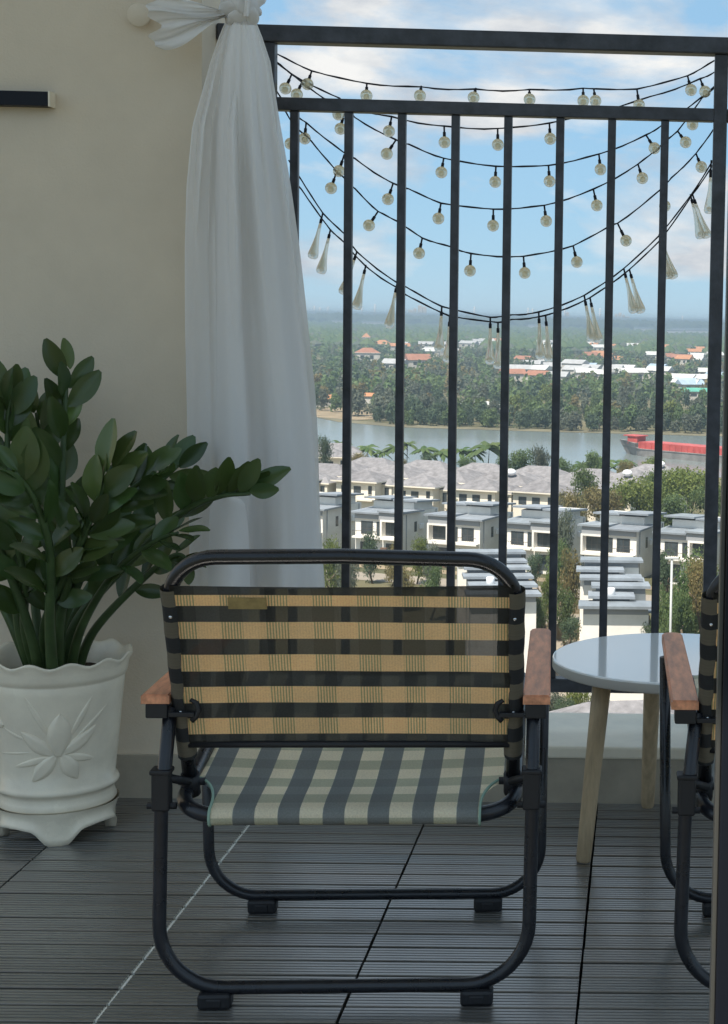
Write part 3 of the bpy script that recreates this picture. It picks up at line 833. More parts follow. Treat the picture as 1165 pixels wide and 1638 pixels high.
def strand(label, nodes, hang, drops=False, dy=0, group=None):
    """nodes: pixel points of the cord; hang: (node px, node py, bulb px, bulb py)"""
    Y = YS+dy
    pts = [at(x, y, Y+.003*math.sin(i*2.1)) for i, (x, y) in enumerate(nodes)]
    o = pts[0].copy()
    root = empty('string_light', o, label=label, cat='string lights', group='fairy light strands on the railing')
    bm = bmesh.new(); full = []
    for i, (a, b) in enumerate(zip(pts, pts[1:])):
        for k in range(4):
            s = k/4; p = a.lerp(b, s); p.z -= .0022*math.sin(math.pi*s)*(b-a).length/.1
            full.append(p-o)
    full.append(pts[-1]-o)
    sweep(bm, full, .00125, 6)
    f2 = [p+Vector((0, .0014*math.cos(i*1.3), .0016*math.sin(i*1.3))) for i, p in enumerate(full)]
    sweep(bm, f2, .0010, 5)
    obj('cord', bm, 'wire', root)
    for nx_, ny_, bx, by in hang:
        a = at(nx_, ny_, Y); b = at(bx, by, Y+.0); d = b-a
        L = d.length
        if drops:
            mtx = orient(d); mtx.translation = b-o-d.normalized()*.069
            bu = link('drop', DM, None, root); bu.matrix_local = mtx; so = SM2; top = Matrix.Translation((0, 0, max(.018, L-.069)))
            sl = max(.018, L-.069)/.020
        else:
            mtx = orient(d); mtx.translation = b-o
            bu = link('bulb', BM, None, root); bu.matrix_local = mtx
            g = max(.008, L-.0105); top = Matrix.Translation((0, 0, g+.0105)); so = SM; sl = g/.0125
        s_ = link('socket', so, None, bu); s_.matrix_local = top @ Matrix.Diagonal((1, 1, sl, 1))
    return root
strand('string of round bulbs sagging across the gap between top rail and mid rail',
       [(443, 86), (499, 113), (587, 133), (674, 139), (761, 143), (847, 143.5), (933, 141), (1019, 142), (1100, 121), (1143, 97)],
       [(499, 113, 492, 134.6), (587, 133, 586.4, 153), (674, 139, 672, 153), (761, 143, 757.8, 156), (847, 143.5, 847.4, 159), (933, 141, 933.2, 161.4), (1019, 142, 1022.5, 168), (1100, 121, 1105.6, 144)])
strand('string of round bulbs dipping just below the mid rail',
       [(443, 99), (467, 118.5), (518, 157), (575, 175), (626.6, 187), (710.7, 202), (796.3, 205.5), (879, 196.4), (944, 181), (1040.7, 154.5), (1120.4, 126.4), (1144, 115)],
       [(467, 118.5, 456.7, 141.5), (626.6, 187, 622.5, 210), (710.7, 202, 711.4, 227.6), (796.3, 205.5, 796.6, 231.5), (879, 196.4, 880.4, 222), (950, 142, 952.8, 161.4), (1120.4, 126.4, 1128, 146.6), (545, 163, 541.5, 183)], dy=.006)
strand('string of round bulbs in the second sag below the mid rail',
       [(443, 101), (483, 128), (544, 157), (568, 188), (633.5, 224), (654, 231), (710, 253), (793.5, 265.5), (877.6, 264.4), (958.3, 246.5), (1033.8, 216.3), (1061, 199), (1099.8, 173), (1144, 137)],
       [(484, 129, 475, 151), (551, 177, 545, 206), (633.5, 224, 619, 246), (710, 253, 706.3, 275.7), (793.5, 265.5, 792.4, 291), (877.6, 264.4, 879.3, 290), (958.3, 246.5, 960.7, 271), (1033.8, 216.3, 1047, 237), (1100, 173, 1108, 199)], dy=.012)
strand('string of round bulbs in the third sag below the mid rail',
       [(443, 146), (465, 180), (490, 195.7), (551, 244.5), (568, 254), (629, 293.6), (654, 302), (705.6, 324.5), (789.4, 334.3), (870.8, 328.6), (949.4, 303), (1020.8, 262.7), (1060, 230), (1084, 209.4), (1123.8, 156), (1144, 140)],
       [(490, 195.7, 487.6, 221.5), (471, 205, 465, 230), (551, 247, 542.5, 273.6), (629, 293.6, 620.8, 318.6), (705.6, 324.5, 701.5, 349.5), (789.4, 334.3, 789, 361), (870.8, 328.6, 874, 353.6), (949.4, 303, 954.9, 328.6), (1020.8, 262.7, 1027.7, 285), (1084, 209.4, 1097, 227.6)], dy=.018)
strand('lowest string of round bulbs, above the two strings of glass drops',
       [(455, 175), (470, 200), (498, 225), (534, 268), (551, 285), (568, 302), (605, 338), (637, 354), (675.7, 380.4), (722, 395), (753.6, 406), (837.6, 410.3), (917, 393), (974, 362), (988, 357), (1056, 304), (1074, 285), (1113.5, 245.5), (1142, 206)],
       [(538, 277, 529.8, 301), (605, 338, 590.5, 360.5), (675.7, 380.4, 670.6, 405), (753.6, 406, 752, 433), (837.6, 410.3, 839.6, 436.5), (917, 393, 923, 419), (988, 357, 1001.5, 385), (1056, 304, 1063.7, 329.6), (1113.5, 245.5, 1122, 267)], dy=.024)
strand('upper of the two strings of teardrop glass pendants at the bottom of the lights',
       [(462, 256), (480.7, 285), (516.7, 340.6), (551, 374), (571, 403), (635.5, 452.6), (650, 459), (707, 489.7), (784.5, 507.3), (820, 503.6), (862, 499.6), (934.8, 472.7), (998, 429.4), (1055, 376), (1105, 312.5), (1141, 256)],
       [(516.7, 340.6, 499.5, 414), (571, 403, 548, 471), (635.5, 452.6, 622, 525), (707, 489.7, 702.6, 563), (784.5, 507.3, 784, 583), (862, 499.6, 865, 575), (934.8, 472.7, 947.8, 546), (998, 429.4, 1015, 501), (1055, 376, 1070, 446), (1105, 312.5, 1122, 382), (1138, 256, 1134, 342)], True, .030)
strand('lower of the two strings of teardrop glass pendants, closest to the skyline',
       [(468, 285), (482, 302), (528.8, 367.4), (551, 388), (585, 426), (634.6, 460), (651.6, 472.7), (719.6, 505), (796.8, 515.4), (820, 511), (873, 505), (944, 476.4), (1007, 431), (1058, 382), (1108, 311), (1142, 262)],
       [(528.8, 367.4, 513, 438), (585, 426, 570, 495), (719.6, 505, 716, 580), (796.8, 515.4, 797, 590), (873, 505, 879, 579), (944, 476.4, 958, 548), (1007, 431, 1026, 501), (1058, 382, 1078.5, 446), (1108, 311, 1132, 381)], True, .036)

# ================================================================== OUTSIDE
MAT['ground'] = mat('dry_grass_ground', (.10, .115, .055), .95, .1, var=.45, vscale=.02, tint=(.17, .145, .085))
MAT['earth'] = mat('bare_earth', (.24, .19, .125), .95, .1, var=.3, vscale=.15)
MAT['road'] = mat('pale_road', (.26, .225, .18), .9, .2, var=.15, vscale=.3)
MAT['water'] = mat('river_water', (.165, .195, .19), .20, .5, var=.12, vscale=.012, bump=.22, bscale=.5, stretch=(.35, 1, 1))
MAT['mud'] = mat('mud_bank', (.15, .135, .085), .9, .2, var=.3, vscale=.1)
MAT['vwall'] = mat('villa_render', (.78, .75, .69), .8, .2, var=.10, vscale=.35, objvar=.05)
MAT['cwall'] = mat('cream_render', (.75, .69, .58), .8, .2, var=.10, vscale=.35, objvar=.05)
MAT['vroof'] = mat('blue_grey_metal_roof', (.225, .25, .275), .5, .4, var=.16, vscale=.9, stretch=(1, .2, 1), objvar=.12)
MAT['troof'] = mat('grey_tiled_roof', (.195, .187, .19), .8, .2, var=.28, vscale=1.1, objvar=.10)
MAT['fascia'] = mat('grey_fascia', (.30, .31, .32), .7, .3)
MAT['glass'] = mat('dark_window_glass', (.045, .055, .06), .08, .6, var=.5, vscale=.8)
MAT['wframe'] = mat('dark_window_frame', (.06, .055, .05), .5, .4)
MAT['brown'] = mat('brown_timber', (.14, .085, .055), .7, .3, var=.2, vscale=2)
MAT['tank'] = mat('white_tank', (.8, .8, .8), .4, .4)
MAT['red'] = mat('red_ship_paint', (.42, .075, .065), .5, .4, var=.25, vscale=.4)
MAT['hull'] = mat('grey_ship_hull', (.20, .19, .18), .6, .3, var=.3, vscale=.4)
MAT['lamp'] = mat('galvanised_post', (.45, .46, .45), .5, .4)
for k, c in dict(orange=(.42, .20, .10), red_brown=(.30, .14, .09), white=(.50, .50, .48), grey=(.36, .36, .36), blue=(.30, .38, .46), green=(.10, .33, .25)).items():
    MAT['r_'+k] = mat(k+'_far_roof', c, .8, .2, var=.15, vscale=.3)
MAT['fwall'] = mat('faded_house_render', (.50, .47, .42), .85, .2, var=.15, vscale=.3)
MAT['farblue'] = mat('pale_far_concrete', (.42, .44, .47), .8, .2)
MAT['bark'] = mat('bark', (.13, .10, .07), .9, .1, var=.3, vscale=2)
def leafmat(name, a, b, ov=.14):
    m = mat(name, a, .65, .25, tintattr=True, hue=b, objvar=ov); add_translucent(m, tuple(x*1.5 for x in b), .34); MAT[name] = m
leafmat('f_green', (.075, .120, .045), (.125, .165, .060))
leafmat('f_dark', (.060, .092, .052), (.090, .122, .066))
leafmat('f_yellow', (.085, .125, .034), (.170, .195, .050))
leafmat('f_orange', (.115, .125, .048), (.23, .175, .075))
leafmat('f_grey', (.085, .105, .072), (.125, .135, .095))
leafmat('f_palm', (.055, .105, .034), (.120, .160, .055))

# --- ground, river, road
def sheet(name, pts, z, material, kind='structure'):
    bm = bmesh.new(); bm.faces.new([bm.verts.new((x, y, z)) for x, y in pts]); return tag(obj(name, bm, material), kind=kind)
RG = 26000
sheet('ground', [(-RG, -3000), (RG, -3000), (RG, RG), (-RG, RG)], GZ, 'ground')
far_bank = [(900, 505), (300, 500), (60, 506), (14, 509.6), (-30, 514), (-77, 521), (-100, 541), (-112, 563), (-140, 600), (-300, 640), (-900, 700)]
sheet('river', [(-900, 395), (-60, 388), (20, 372), (300, 340), (900, 300)]+far_bank, GZ+.06, 'water')
mb = [(x, y-3.0) for x, y in far_bank[1:-1]]+[(x, y+9) for x, y in far_bank[1:-1]][::-1]
sheet('mud_bank', mb, GZ+.12, 'mud')
ea = R(-20.6); ex = Vector((math.cos(ea), math.sin(ea), 0)); ey = Vector((-math.sin(ea), math.cos(ea), 0))
def pt(px, D):      # ground point seen under column px at distance D
    p = at(px, 800, D); return Vector((p.x, D, GZ))
def strip(name, p0, p1, w, z, material):
    d = (p1-p0).normalized(); n = Vector((-d.y, d.x, 0))*w/2
    return sheet(name, [(q.x, q.y) for q in (p0-n, p1-n, p1+n, p0+n)], z, material)
v606 = pt(606, 236)
strip('road', v606-ex*90-ey*13, v606+ex*140-ey*13, 6, GZ+.04, 'road')
strip('path', pt(890, 130), pt(897, 205), 5, GZ+.05, 'road')
strip('path', v606-ex*40-ey*5, v606+ex*80-ey*5, 3, GZ+.045, 'earth')
strip('path', pt(1040, 120), pt(1056, 190), 4, GZ+.05, 'road')

BALP = [470, 557, 641, 726, 809, 892, 974, 1058, 1152]
ORD = ['first', 'second', 'third', 'fourth', 'fifth', 'sixth', 'seventh', 'eighth']
COLW = dict(f_green='mid-green', f_dark='dark green', f_grey='grey-green', f_orange='rust-tinged', f_yellow='yellow-green')
def pxof(x, y, z):
    v = Vector((x, y, z-EYE)); return PPX+F*v.dot(r2)/v.dot(fw)
def where(px):
    """which gap of the railing a column lies in, counted from the curtain"""
    for i in range(7, -1, -1):
        if px >= BALP[i]:
            if px-BALP[i] < 9: return f'behind the {ORD[i]} baluster'
            if i == 7: return 'between last baluster and post'
            return f'between {ORD[i]} and {ORD[i+1]} balusters'
    return 'beside the curtain'
# --- villas
def win(root, x0, x1, z0, z1, y, nmul=2, side=None, surround=False, half=False):
    """window: frame with its pane; y is the wall plane, the window sits in it and faces -y (or +x when side is given)"""
    bm = bmesh.new(); f = .07; d0, d1 = y-.035, y+.02
    if surround:
        pass
    for a, b in ((x0, x0+f), (x1-f, x1)): box(bm, (a, d0, z0), (b, d1, z1))
    for a, b in ((z0, z0+f), (z1-f, z1)): box(bm, (x0+f, d0, a), (x1-f, d1, b))
    for k in range(1, nmul):
        xx = x0+(x1-x0)*k/nmul; box(bm, (xx-f/2, d0+.005, z0+f), (xx+f/2, d1, z1-f))
    if half: box(bm, (x0+f, d0+.008, z0+(z1-z0)*.42), (x1-f, d1, z0+(z1-z0)*.46))
    o = obj('window', bm, 'wframe', root)
    p = boxobj('pane', (x0+f*.5, y-.02, z0+f*.5), (x1-f*.5, y+.015, z1-f*.5), 'glass', o)
    if side is not None:
        o.rotation_euler = (0, 0, R(90)); o.location = (side, 0, 0)
    return o
def slabroof(name, root, x0, x1, y0, y1, zf, zb, th, material='vroof'):
    bm = bmesh.new()
    vs = [bm.verts.new(p) for p in ((x0, y0, zf-th), (x1, y0, zf-th), (x1, y1, zb-th), (x0, y1, zb-th), (x0, y0, zf), (x1, y0, zf), (x1, y1, zb), (x0, y1, zb))]
    for q in ((0, 3, 2, 1), (4, 5, 6, 7), (0, 1, 5, 4), (1, 2, 6, 5), (2, 3, 7, 6), (3, 0, 4, 7)): bm.faces.new([vs[i] for i in q])
    return obj(name, bm, material, root)
def modern_villa(mir):
    s = -1 if mir else 1
    root = empty('flat_roofed_villa', (0, 0, 0))
    def X(a, b): return (min(s*a, s*b), max(s*a, s*b))
    bm = bmesh.new()
    box(bm, (-3.85, 0, 0), (3.85, 11, 7.0))                         # main body
    obj('wall', bm, 'vwall', root)
    bm = bmesh.new(); a, b = X(.75, 4.05); a2, b2 = X(.75, 4.05)     # white box frame around the big window
    for lo, hi in (((a, -1.0, 3.3), (b, -.002, 3.75)), ((a, -1.0, 5.95), (b, -.002, 6.2)), ((a, -1.0, 3.752), (a+.3, -.002, 5.948)), ((b-.3, -1.0, 3.752), (b, -.002, 5.948))): box(bm, lo, hi)
    obj('balcony_surround', bm, 'vwall', root)
    bm = bmesh.new(); a, b = X(-3.8, .6); box(bm, (a, -1.1, 3.35), (b, -.003, 3.6)); obj('balcony_slab', bm, 'vwall', root)
    a, b = X(1.15, 3.6); win(root, a, b, 3.8, 5.75, 0, 3, half=True)
    a, b = X(-.35, .45); win(root, a, b, 3.7, 5.75, 0, 1, half=True)
    a, b = X(-2.9, -.95); win(root, a, b, 3.85, 5.75, 0, 2, half=True)
    a, b = X(1.2, 3.6); win(root, a, b, .5, 2.7, 0, 4)
    a, b = X(-3.0, -.6); win(root, a, b, .3, 2.7, 0, 3)
    if True:
        win(root, 3.6, 4.3, 4.1, 5.6, -3.853, 1, side=0)   # on the +x side wall
        win(root, 7.0, 7.6, 1.2, 2.6, -3.853, 1, side=0)
    a, b = X(.4, 4.5); slabroof('roof', root, a, b, -1.2, 5.5, 7.55, 7.25, .26)
    a, b = X(-4.5, .38); slabroof('roof', root, a, b, -.7, 6.0, 7.12, 7.0+.2, .24)
    bm = bmesh.new(); a, b = X(.5, 3.95); box(bm, (a, -.9, 6.203), (b, -.004, 7.25)); obj('fascia', bm, 'fascia', root)
    bm = bmesh.new(); a, b = X(-3.82, .48); box(bm, (a, -.30, 6.1), (b, -.004, 6.86)); obj('fascia', bm, 'fascia', root)
    bm = bmesh.new(); box(bm, (-3.4, 4.4, 7.003), (3.3, 10.2, 8.3)); obj('upper_wall', bm, 'vwall', root)
    a, b = X(-4.3, .2); slabroof('roof', root, a, b, 3.2, 11.0, 8.95, 8.4, .26)
    a, b = X(.22, 4.2); slabroof('roof', root, a, b, 3.7, 11.0, 8.72, 8.2, .26)
    for y0_, z0_ in ((5.0, 4.4), (8.0, 4.4), (6.4, 1.0)):
        bm = bmesh.new(); box(bm, (3.853, y0_, z0_), (4.20, y0_+.95, z0_+.75), .05); obj('air_conditioner', bm, 'tank', root)
    tubeobj('downpipe', [(3.93, 1.1, .1), (3.93, 1.1, 6.9)], .07, 'fascia', root, 6); tubeobj('downpipe', [(3.93, 10.2, .1), (3.93, 10.2, 6.9)], .07, 'fascia', root, 6)
    bm = bmesh.new(); a, b = X(-3.75, .55); box(bm, (a, -1.08, 4.42), (b, -1.03, 4.48))
    for k in range(15): box(bm, (a+.1+k*.29, -1.07, 3.602), (a+.13+k*.29, -1.04, 4.418))
    obj('balcony_rail', bm, 'wframe', root)
    bm = bmesh.new(); box(bm, (-2.0 if mir else 1.0, -1.3, 0), (-1.0 if mir else 2.0, -.9, 2.2)); obj('gate_pier', bm, 'brown', root)
    return root
def hiproof(bm, x0, x1, y0, y1, z0, h, ov=.7):
    x0 -= ov; x1 += ov; y0 -= ov; y1 += ov
    w, d = x1-x0, y1-y0
    if w > d: r0, r1 = (x0+d/2, (y0+y1)/2), (x1-d/2, (y0+y1)/2)
    else: r0, r1 = ((x0+x1)/2, y0+w/2), ((x0+x1)/2, y1-w/2)
    c = [bm.verts.new(p) for p in ((x0, y0, z0), (x1, y0, z0), (x1, y1, z0), (x0, y1, z0))]
    e = [bm.verts.new(p) for p in ((x0, y0, z0-.22), (x1, y0, z0-.22), (x1, y1, z0-.22), (x0, y1, z0-.22))]
    a, b = bm.verts.new((*r0, z0+h)), bm.verts.new((*r1, z0+h))
    if w > d: F_ = ((c[0], c[1], b, a), (c[1], c[2], b), (c[2], c[3], a, b), (c[3], c[0], a))
    else: F_ = ((c[0], c[1], a), (c[1], c[2], b, a), (c[2], c[3], b), (c[3], c[0], a, b))
    for f in F_: bm.faces.new(f)
    for i in range(4):
        f = bm.faces.new((c[i], e[i], e[(i+1) % 4], c[(i+1) % 4])); f.material_index = 1
    f = bm.faces.new(e); f.material_index = 1
def hip_villa(mir, tank=True):
    s = -1 if mir else 1
    root = empty('hip_roofed_villa', (0, 0, 0))
    def X(a, b): return (min(s*a, s*b), max(s*a, s*b))
    bm = bmesh.new(); box(bm, (-4.3, 0, 0), (3.2, 7, 7.5)); obj('wall', bm, 'cwall', root) if not mir else obj('wall', bm, 'cwall', root)
    bm = bmesh.new(); a, b = -5.0, 5.2; box(bm, (a, 7.003, 0), (b, 13, 7.7)); obj('wall', bm, 'cwall', root)
    bm = bmesh.new(); box(bm, (3.203, 2.4, 0), (5.0, 7.0, 6.9)); obj('side_wing', bm, 'cwall', root)
    bm = bmesh.new(); hiproof(bm, -4.3, 3.2, 0, 7.0, 7.55, 1.5); obj('roof', bm, ('troof', 'cwall'), root)
    bm = bmesh.new(); hiproof(bm, -5.0, 5.2, 7.4, 13, 7.75, 1.75); obj('roof', bm, ('troof', 'cwall'), root)
    bm = bmesh.new(); hiproof(bm, 3.3, 5.0, 2.6, 7.0, 6.95, 1.0, .5); obj('roof', bm, ('troof', 'cwall'), root)
    for a, b in ((-3.3, -1.9), (-.9, .5)): win(root, a, b, 5.4, 6.65, 0, 2)
    win(root, 1.9, 2.6, 4.7, 6.8, 0, 1); win(root, -3.4, -1.4, .8, 2.4, 0, 2); win(root, .2, 2.2, .3, 2.5, 0, 2)
    win(root, 3.7, 4.5, 4.6, 6.4, 2.4, 1)
    bm = bmesh.new()
    box(bm, (-.3, -1.2, 4.3), (3.3, -.003, 4.55))
    for k in range(13): box(bm, (-.28+k*.29, -1.18, 4.553), (-.24+k*.29, -1.14, 5.4))
    box(bm, (-.3, -1.2, 5.402), (3.3, -1.12, 5.47)); obj('balcony', bm, 'cwall', root)
    if tank:
        bm = bmesh.new(); bmesh.ops.create_uvsphere(bm, u_segments=12, v_segments=8, radius=.75)
        bmesh.ops.scale(bm, verts=bm.verts, vec=(1.2, .8, .8)); bmesh.ops.translate(bm, verts=bm.verts, vec=(1.8, 9.0, 9.75)); obj('water_tank', bm, 'tank', root, True)
    return root
def place(o, p, rz, label, cat, group=None):
    o.location = p; o.rotation_euler = (0, 0, rz); return tag(o, label, cat, group)
G2 = 'white flat-roofed villas in the second row'
mA, mB = modern_villa(False), modern_villa(True)
rowdat = [(480, True, 'white flat-roofed villa half hidden behind the curtain edge'), (606, False, 'white flat-roofed villa nearest the curtain, dark tree before it'),
          (729, True, 'white flat-roofed villa behind the left stack of stepped roofs'), (848, False, 'white flat-roofed villa between the two stacks of stepped roofs'),
          (977, True, 'white flat-roofed villa just behind the right stack of stepped roofs'), (1096, False, 'white flat-roofed villa behind the lamp post top'),
          (1225, True, 'white flat-roofed villa at the end of the row by the door edge')]
used = set()
p1, p2 = pt(606, 236), pt(1091, 219.5); rowd = (p2-p1).normalized()
def online(px, a, d):
    v = ray(px, 850); v = Vector((v.x, v.y, 0))
    # intersect ground ray with line a + t d
    den = v.x*d.y-v.y*d.x; t_ = (a.x*d.y-a.y*d.x)/den
    return Vector((v.x*t_, v.y*t_, GZ))
for px, mir, lab in rowdat:
    src = mB if mir else mA
    o = src if mir not in used else copy_tree(src); used.add(mir)
    place(o, online(px, p1, rowd), ea, lab, 'villa', G2)
hA, hB = hip_villa(False, False), hip_villa(False, True)
q1, q2 = pt(574, 273), pt(850, 263); hd = (q2-q1).normalized()
hips = [(470, 'cream hip-roofed villa behind the curtain, only its roof end showing'), (568, 'cream hip-roofed villa nearest the curtain with grey tiled roof'),
        (665, 'cream hip-roofed villa second from the curtain in the back row'), (763, 'cream hip-roofed villa in the middle of the back row'),
        (858, 'cream hip-roofed villa next to the yellow-green trees'), (952, 'cream hip-roofed villa half hidden by the orange-tinged tree')]
for i, (px, lab) in enumerate(hips):
    o = hA if i == 0 else hB if i == 3 else copy_tree(hB if i == 5 else hA)
    place(o, online(px, q1, hd)+Vector((0, (0, 3, 0, 0, 1, 9)[i], 0)), ea, lab, 'villa', 'cream villas with hip roofs in the back row')
for i, px in enumerate((522, 617, 714, 811, 905)):
    o = copy_tree(hA)
    place(o, online(px, q1, hd)+Vector((0, 15.5, 0)), ea, 'cream villa in the rear line, only its grey roof showing '+where(px), 'villa', 'cream villas of the rear line')
o = copy_tree(hA); place(o, pt(545, 322)+Vector((-2, 0, 0)), R(8), 'cream villa turned sideways at the river end of the back row', 'villa', 'cream villas with hip roofs in the back row')
o = copy_tree(hB); place(o, pt(1002, 288), R(-30), 'cream villa with a water tank beside the barge', 'villa', 'cream villas with hip roofs in the back row')
o = copy_tree(hA); place(o, Vector((at(1035, 1110, 112).x, 108, GZ-1.6)), R(12), 'grey hip-roofed house straight below the railing', 'villa')

# --- stacks of stepped roofs (terraced houses seen end on)
def terrace(near, far, w, n, offs, labs, grp):
    ax = (far-near); L = ax.length/n; ang = math.atan2(-ax.x, ax.y)
    for i in range(n):
        a = near+ax*(i/n); x0o, x1o, dz, annex = offs[i]
        root = empty('terraced_house', (a.x, a.y, GZ), ang, labs[i], 'terraced house', grp)
        x0, x1 = -w+x0o, x1o
        bm = bmesh.new(); box(bm, (x0+.45, .05, 0), (x1-.45, L-.02, 9.0+dz-.55)); obj('wall', bm, 'vwall', root)
        slabroof('roof', root, x0, x1, -.75, L+.5, 9.35+dz, 9.0+dz-.25, .26)
        bm = bmesh.new(); box(bm, (x0+.5, -.0, 9.0+dz-.548), (x1-.5, .30, 9.0+dz-.02)); obj('fascia', bm, 'fascia', root)
        if annex:
            bm = bmesh.new(); box(bm, (x1-.44, .6, 0), (x1+annex, L-.3, 7.4+dz)); obj('annex', bm, 'vwall', root)
            slabroof('annex_roof', root, x1-.43, x1+annex+.3, .3, L-.1, 7.75+dz, 7.6+dz, .2)
            bm = bmesh.new(); box(bm, (x1+annex-.9, .3, 6.2+dz), (x1+annex+.1, .58, 7.3+dz)); obj('vent_box', bm, 'brown', root)
        win(root, x0+3.0, x0+3.5, 5.0, 6.4, .05, 1)
        bm = bmesh.new(); lathe(bm, [(.001, 9.95+dz), (.38, 9.9+dz), (.42, 9.8+dz), (.42, 9.2+dz), (.38, 9.15+dz)], 12)
        if i == 1:
            bmesh.ops.translate(bm, verts=bm.verts, vec=(x0+2.2, 1.5, -.1)); obj('water_tank', bm, 'tank', root, True)
        else: bm.free()
a0, a1 = at(866, 946, 156), at(834, 872, 188); a0.z = a1.z = GZ
sn = ['front', 'second', 'third', 'fourth', 'fifth', 'last']
terrace(a0, a1, 7.2, 6, [(0, 0, 0, 0), (.4, 0, 0, 0), (0, 0, 0, 0), (.2, 0, .1, 0), (.9, 0, 0, 0), (-.6, .2, .2, 0)],
        [f'white terraced house with blue-grey roof, {s} in the stack above the chair back' for s in sn], 'terraced houses stepping back above the chair')
a0, a1 = at(1046, 966, 150), at(1028, 886, 183); a0.z = a1.z = GZ
terrace(a0, a1, 7.0, 6, [(0, 0, 0, 0), (.9, -1.6, 0, 1.4), (1.2, .1, .1, 0), (0, -.5, 0, 0), (-.4, -2.3, 0, 2.0), (0, -.1, .2, 0)],
        [f'white terraced house with blue-grey roof, {s} in the stack behind the table' for s in sn], 'terraced houses stepping back behind the table')
# low garden walls between the stacks
for px, D, w, lab in ((898, 196, 6, 'low tan garden wall far back between the two stacks'), (898, 180, 6, 'low tan garden wall in the middle between the two stacks'), (900, 166, 6.2, 'low tan garden wall near the front between the two stacks'), (1052, 160, 4, 'low tan garden wall beside the lamp post tree')):
    bm = bmesh.new(); box(bm, (-w/2, -.15, 0), (w/2, .15, 1.6)); box(bm, (-w/2-.1, -.2, 1.602), (w/2+.1, .2, 1.75)); o = obj('garden_wall', bm, 'earth'); o.location = pt(px, D); tag(o, lab, 'garden wall', 'tan garden walls')
# lamp post
lp = empty('lamp_post', pt(1077, 140), label='tall thin pale lamp post standing in front of the green trees', cat='lamp post')
tubeobj('pole', [(0, 0, 0), (0, 0, 15.2)], .10, 'lamp', lp, 8)
bm = bmesh.new(); box(bm, (-.6, -.15, 15.202), (.6, .15, 15.36), .03); obj('lamp_head', bm, 'lamp', lp)

# --- trees
def crown(name, seed, n, lobes, rad, hgt, leaf, flat=1.0, tight=.62):
    rg_ = random.Random(seed); V, Fc, tint = [], [], []
    L = []
    for k in range(lobes):
        a = rg_.uniform(0, 6.283); rr = rad*tight*math.sqrt(rg_.random()); zz = rg_.uniform(-.36, .36)*hgt
        sc = rg_.uniform(.26, .46)*(1.15-.5*abs(zz)/hgt)
        L.append((Vector((rr*math.cos(a), rr*math.sin(a), zz)), rad*sc, rg_.random()))
    for i in range(n):
        c, r_, tn = L[rg_.randrange(lobes)]
        d = Vector((rg_.gauss(0, 1), rg_.gauss(0, 1), rg_.gauss(.25, .9)*flat)).normalized()
        p = c+d*r_*rg_.uniform(.55, 1.08); p.z = c.z+(p.z-c.z)*.8
        nn = (d+Vector((rg_.gauss(0, .55), rg_.gauss(0, .55), rg_.gauss(.2, .55)))).normalized()
        x = nn.orthogonal().normalized(); x.rotate(Matrix.Rotation(rg_.uniform(0, 6.283), 3, nn)); y = nn.cross(x)
        s = leaf*rg_.uniform(.55, 1.25); b = len(V)
        V += [p-x*s*.5, p+y*s*.32+nn*s*.08, p+x*s*.5, p-y*s*.32+nn*s*.08]; Fc.append((b, b+1, b+2, b+3))
        tint.append(max(0, min(1, tn*.6+rg_.random()*.4)))
    me = bpy.data.meshes.new(name); me.from_pydata([tuple(v) for v in V], [], Fc)
    ca = me.color_attributes.new('tint', 'FLOAT_COLOR', 'CORNER')
    ca.data.foreach_set('color', [q for t_ in tint for _ in range(4) for q in (t_, t_, t_, 1)])
    return me
def trunk_mesh(seed, h, r0, spread):
    rg_ = random.Random(seed); bm = bmesh.new()
    sweep(bm, [(0, 0, 0), (rg_.uniform(-.1, .1), rg_.uniform(-.1, .1), h*.5), (rg_.uniform(-.2, .2), 0, h)], lambda s: r0*(1-.5*s), 6)
    for k in range(5):
        a = rg_.uniform(0, 6.283); z = h*rg_.uniform(.75, 1)
        sweep(bm, [(0, 0, z-.2), (math.cos(a)*spread*.4, math.sin(a)*spread*.4, z+spread*.35), (math.cos(a)*spread*.8, math.sin(a)*spread*.8, z+spread*.8)], lambda s: r0*.45*(1-.6*s), 5)
    return tomesh(bm, 'trunk')
CR = {}
for k in range(3):
    CR['near', k] = crown('crown', 100+k, 5200, 24, 1.0, 1.35, .078, .9)
    CR['mid', k] = crown('crown', 200+k, 2600, 20, 1.0, 1.35, .105, .9)
    CR['far', k] = crown('crown', 300+k, 700, 14, 1.0, 1.3, .22, .9, .40)
    CR['flat', k] = crown('crown', 400+k, 3600, 30, 1.0, .8, .09, .6)
TK = [trunk_mesh(k, 1.0, .022, .10) for k in range(3)]
for me in TK: me.materials.append(MAT['bark'])
crown_cache = {}
def crown_of(kind, k, material):
    key = (kind, k, material)
    if key not in crown_cache:
        me = CR[kind, k].copy(); me.materials.append(MAT[material]); crown_cache[key] = me
    return crown_cache[key]
rt2 = random.Random(77)
def tree(name, p, h, rad, ch, material, lab, grp=None, kind='mid', parts=True, cat='tree'):
    k = rt2.randrange(3)
    if parts:
        root = empty(name, p, rt2.uniform(0, 6.28), lab, cat, grp)
        t_ = link('trunk', TK[k], None, root); t_.scale = (h, h, max(.5, h-ch*.55))
        c = link('crown', crown_of(kind, k, material), None, root)
        c.location = (0, 0, h-ch*.5); c.scale = (rad, rad, ch/1.25)
        return root
    o = link(name, crown_of(kind, k, material)); o.location = p+Vector((0, 0, h-ch*.5)); o.scale = (rad, rad, ch/1.25); o.rotation_euler = (0, 0, rt2.uniform(0, 6.28))
    return tag(o, lab, cat, grp)
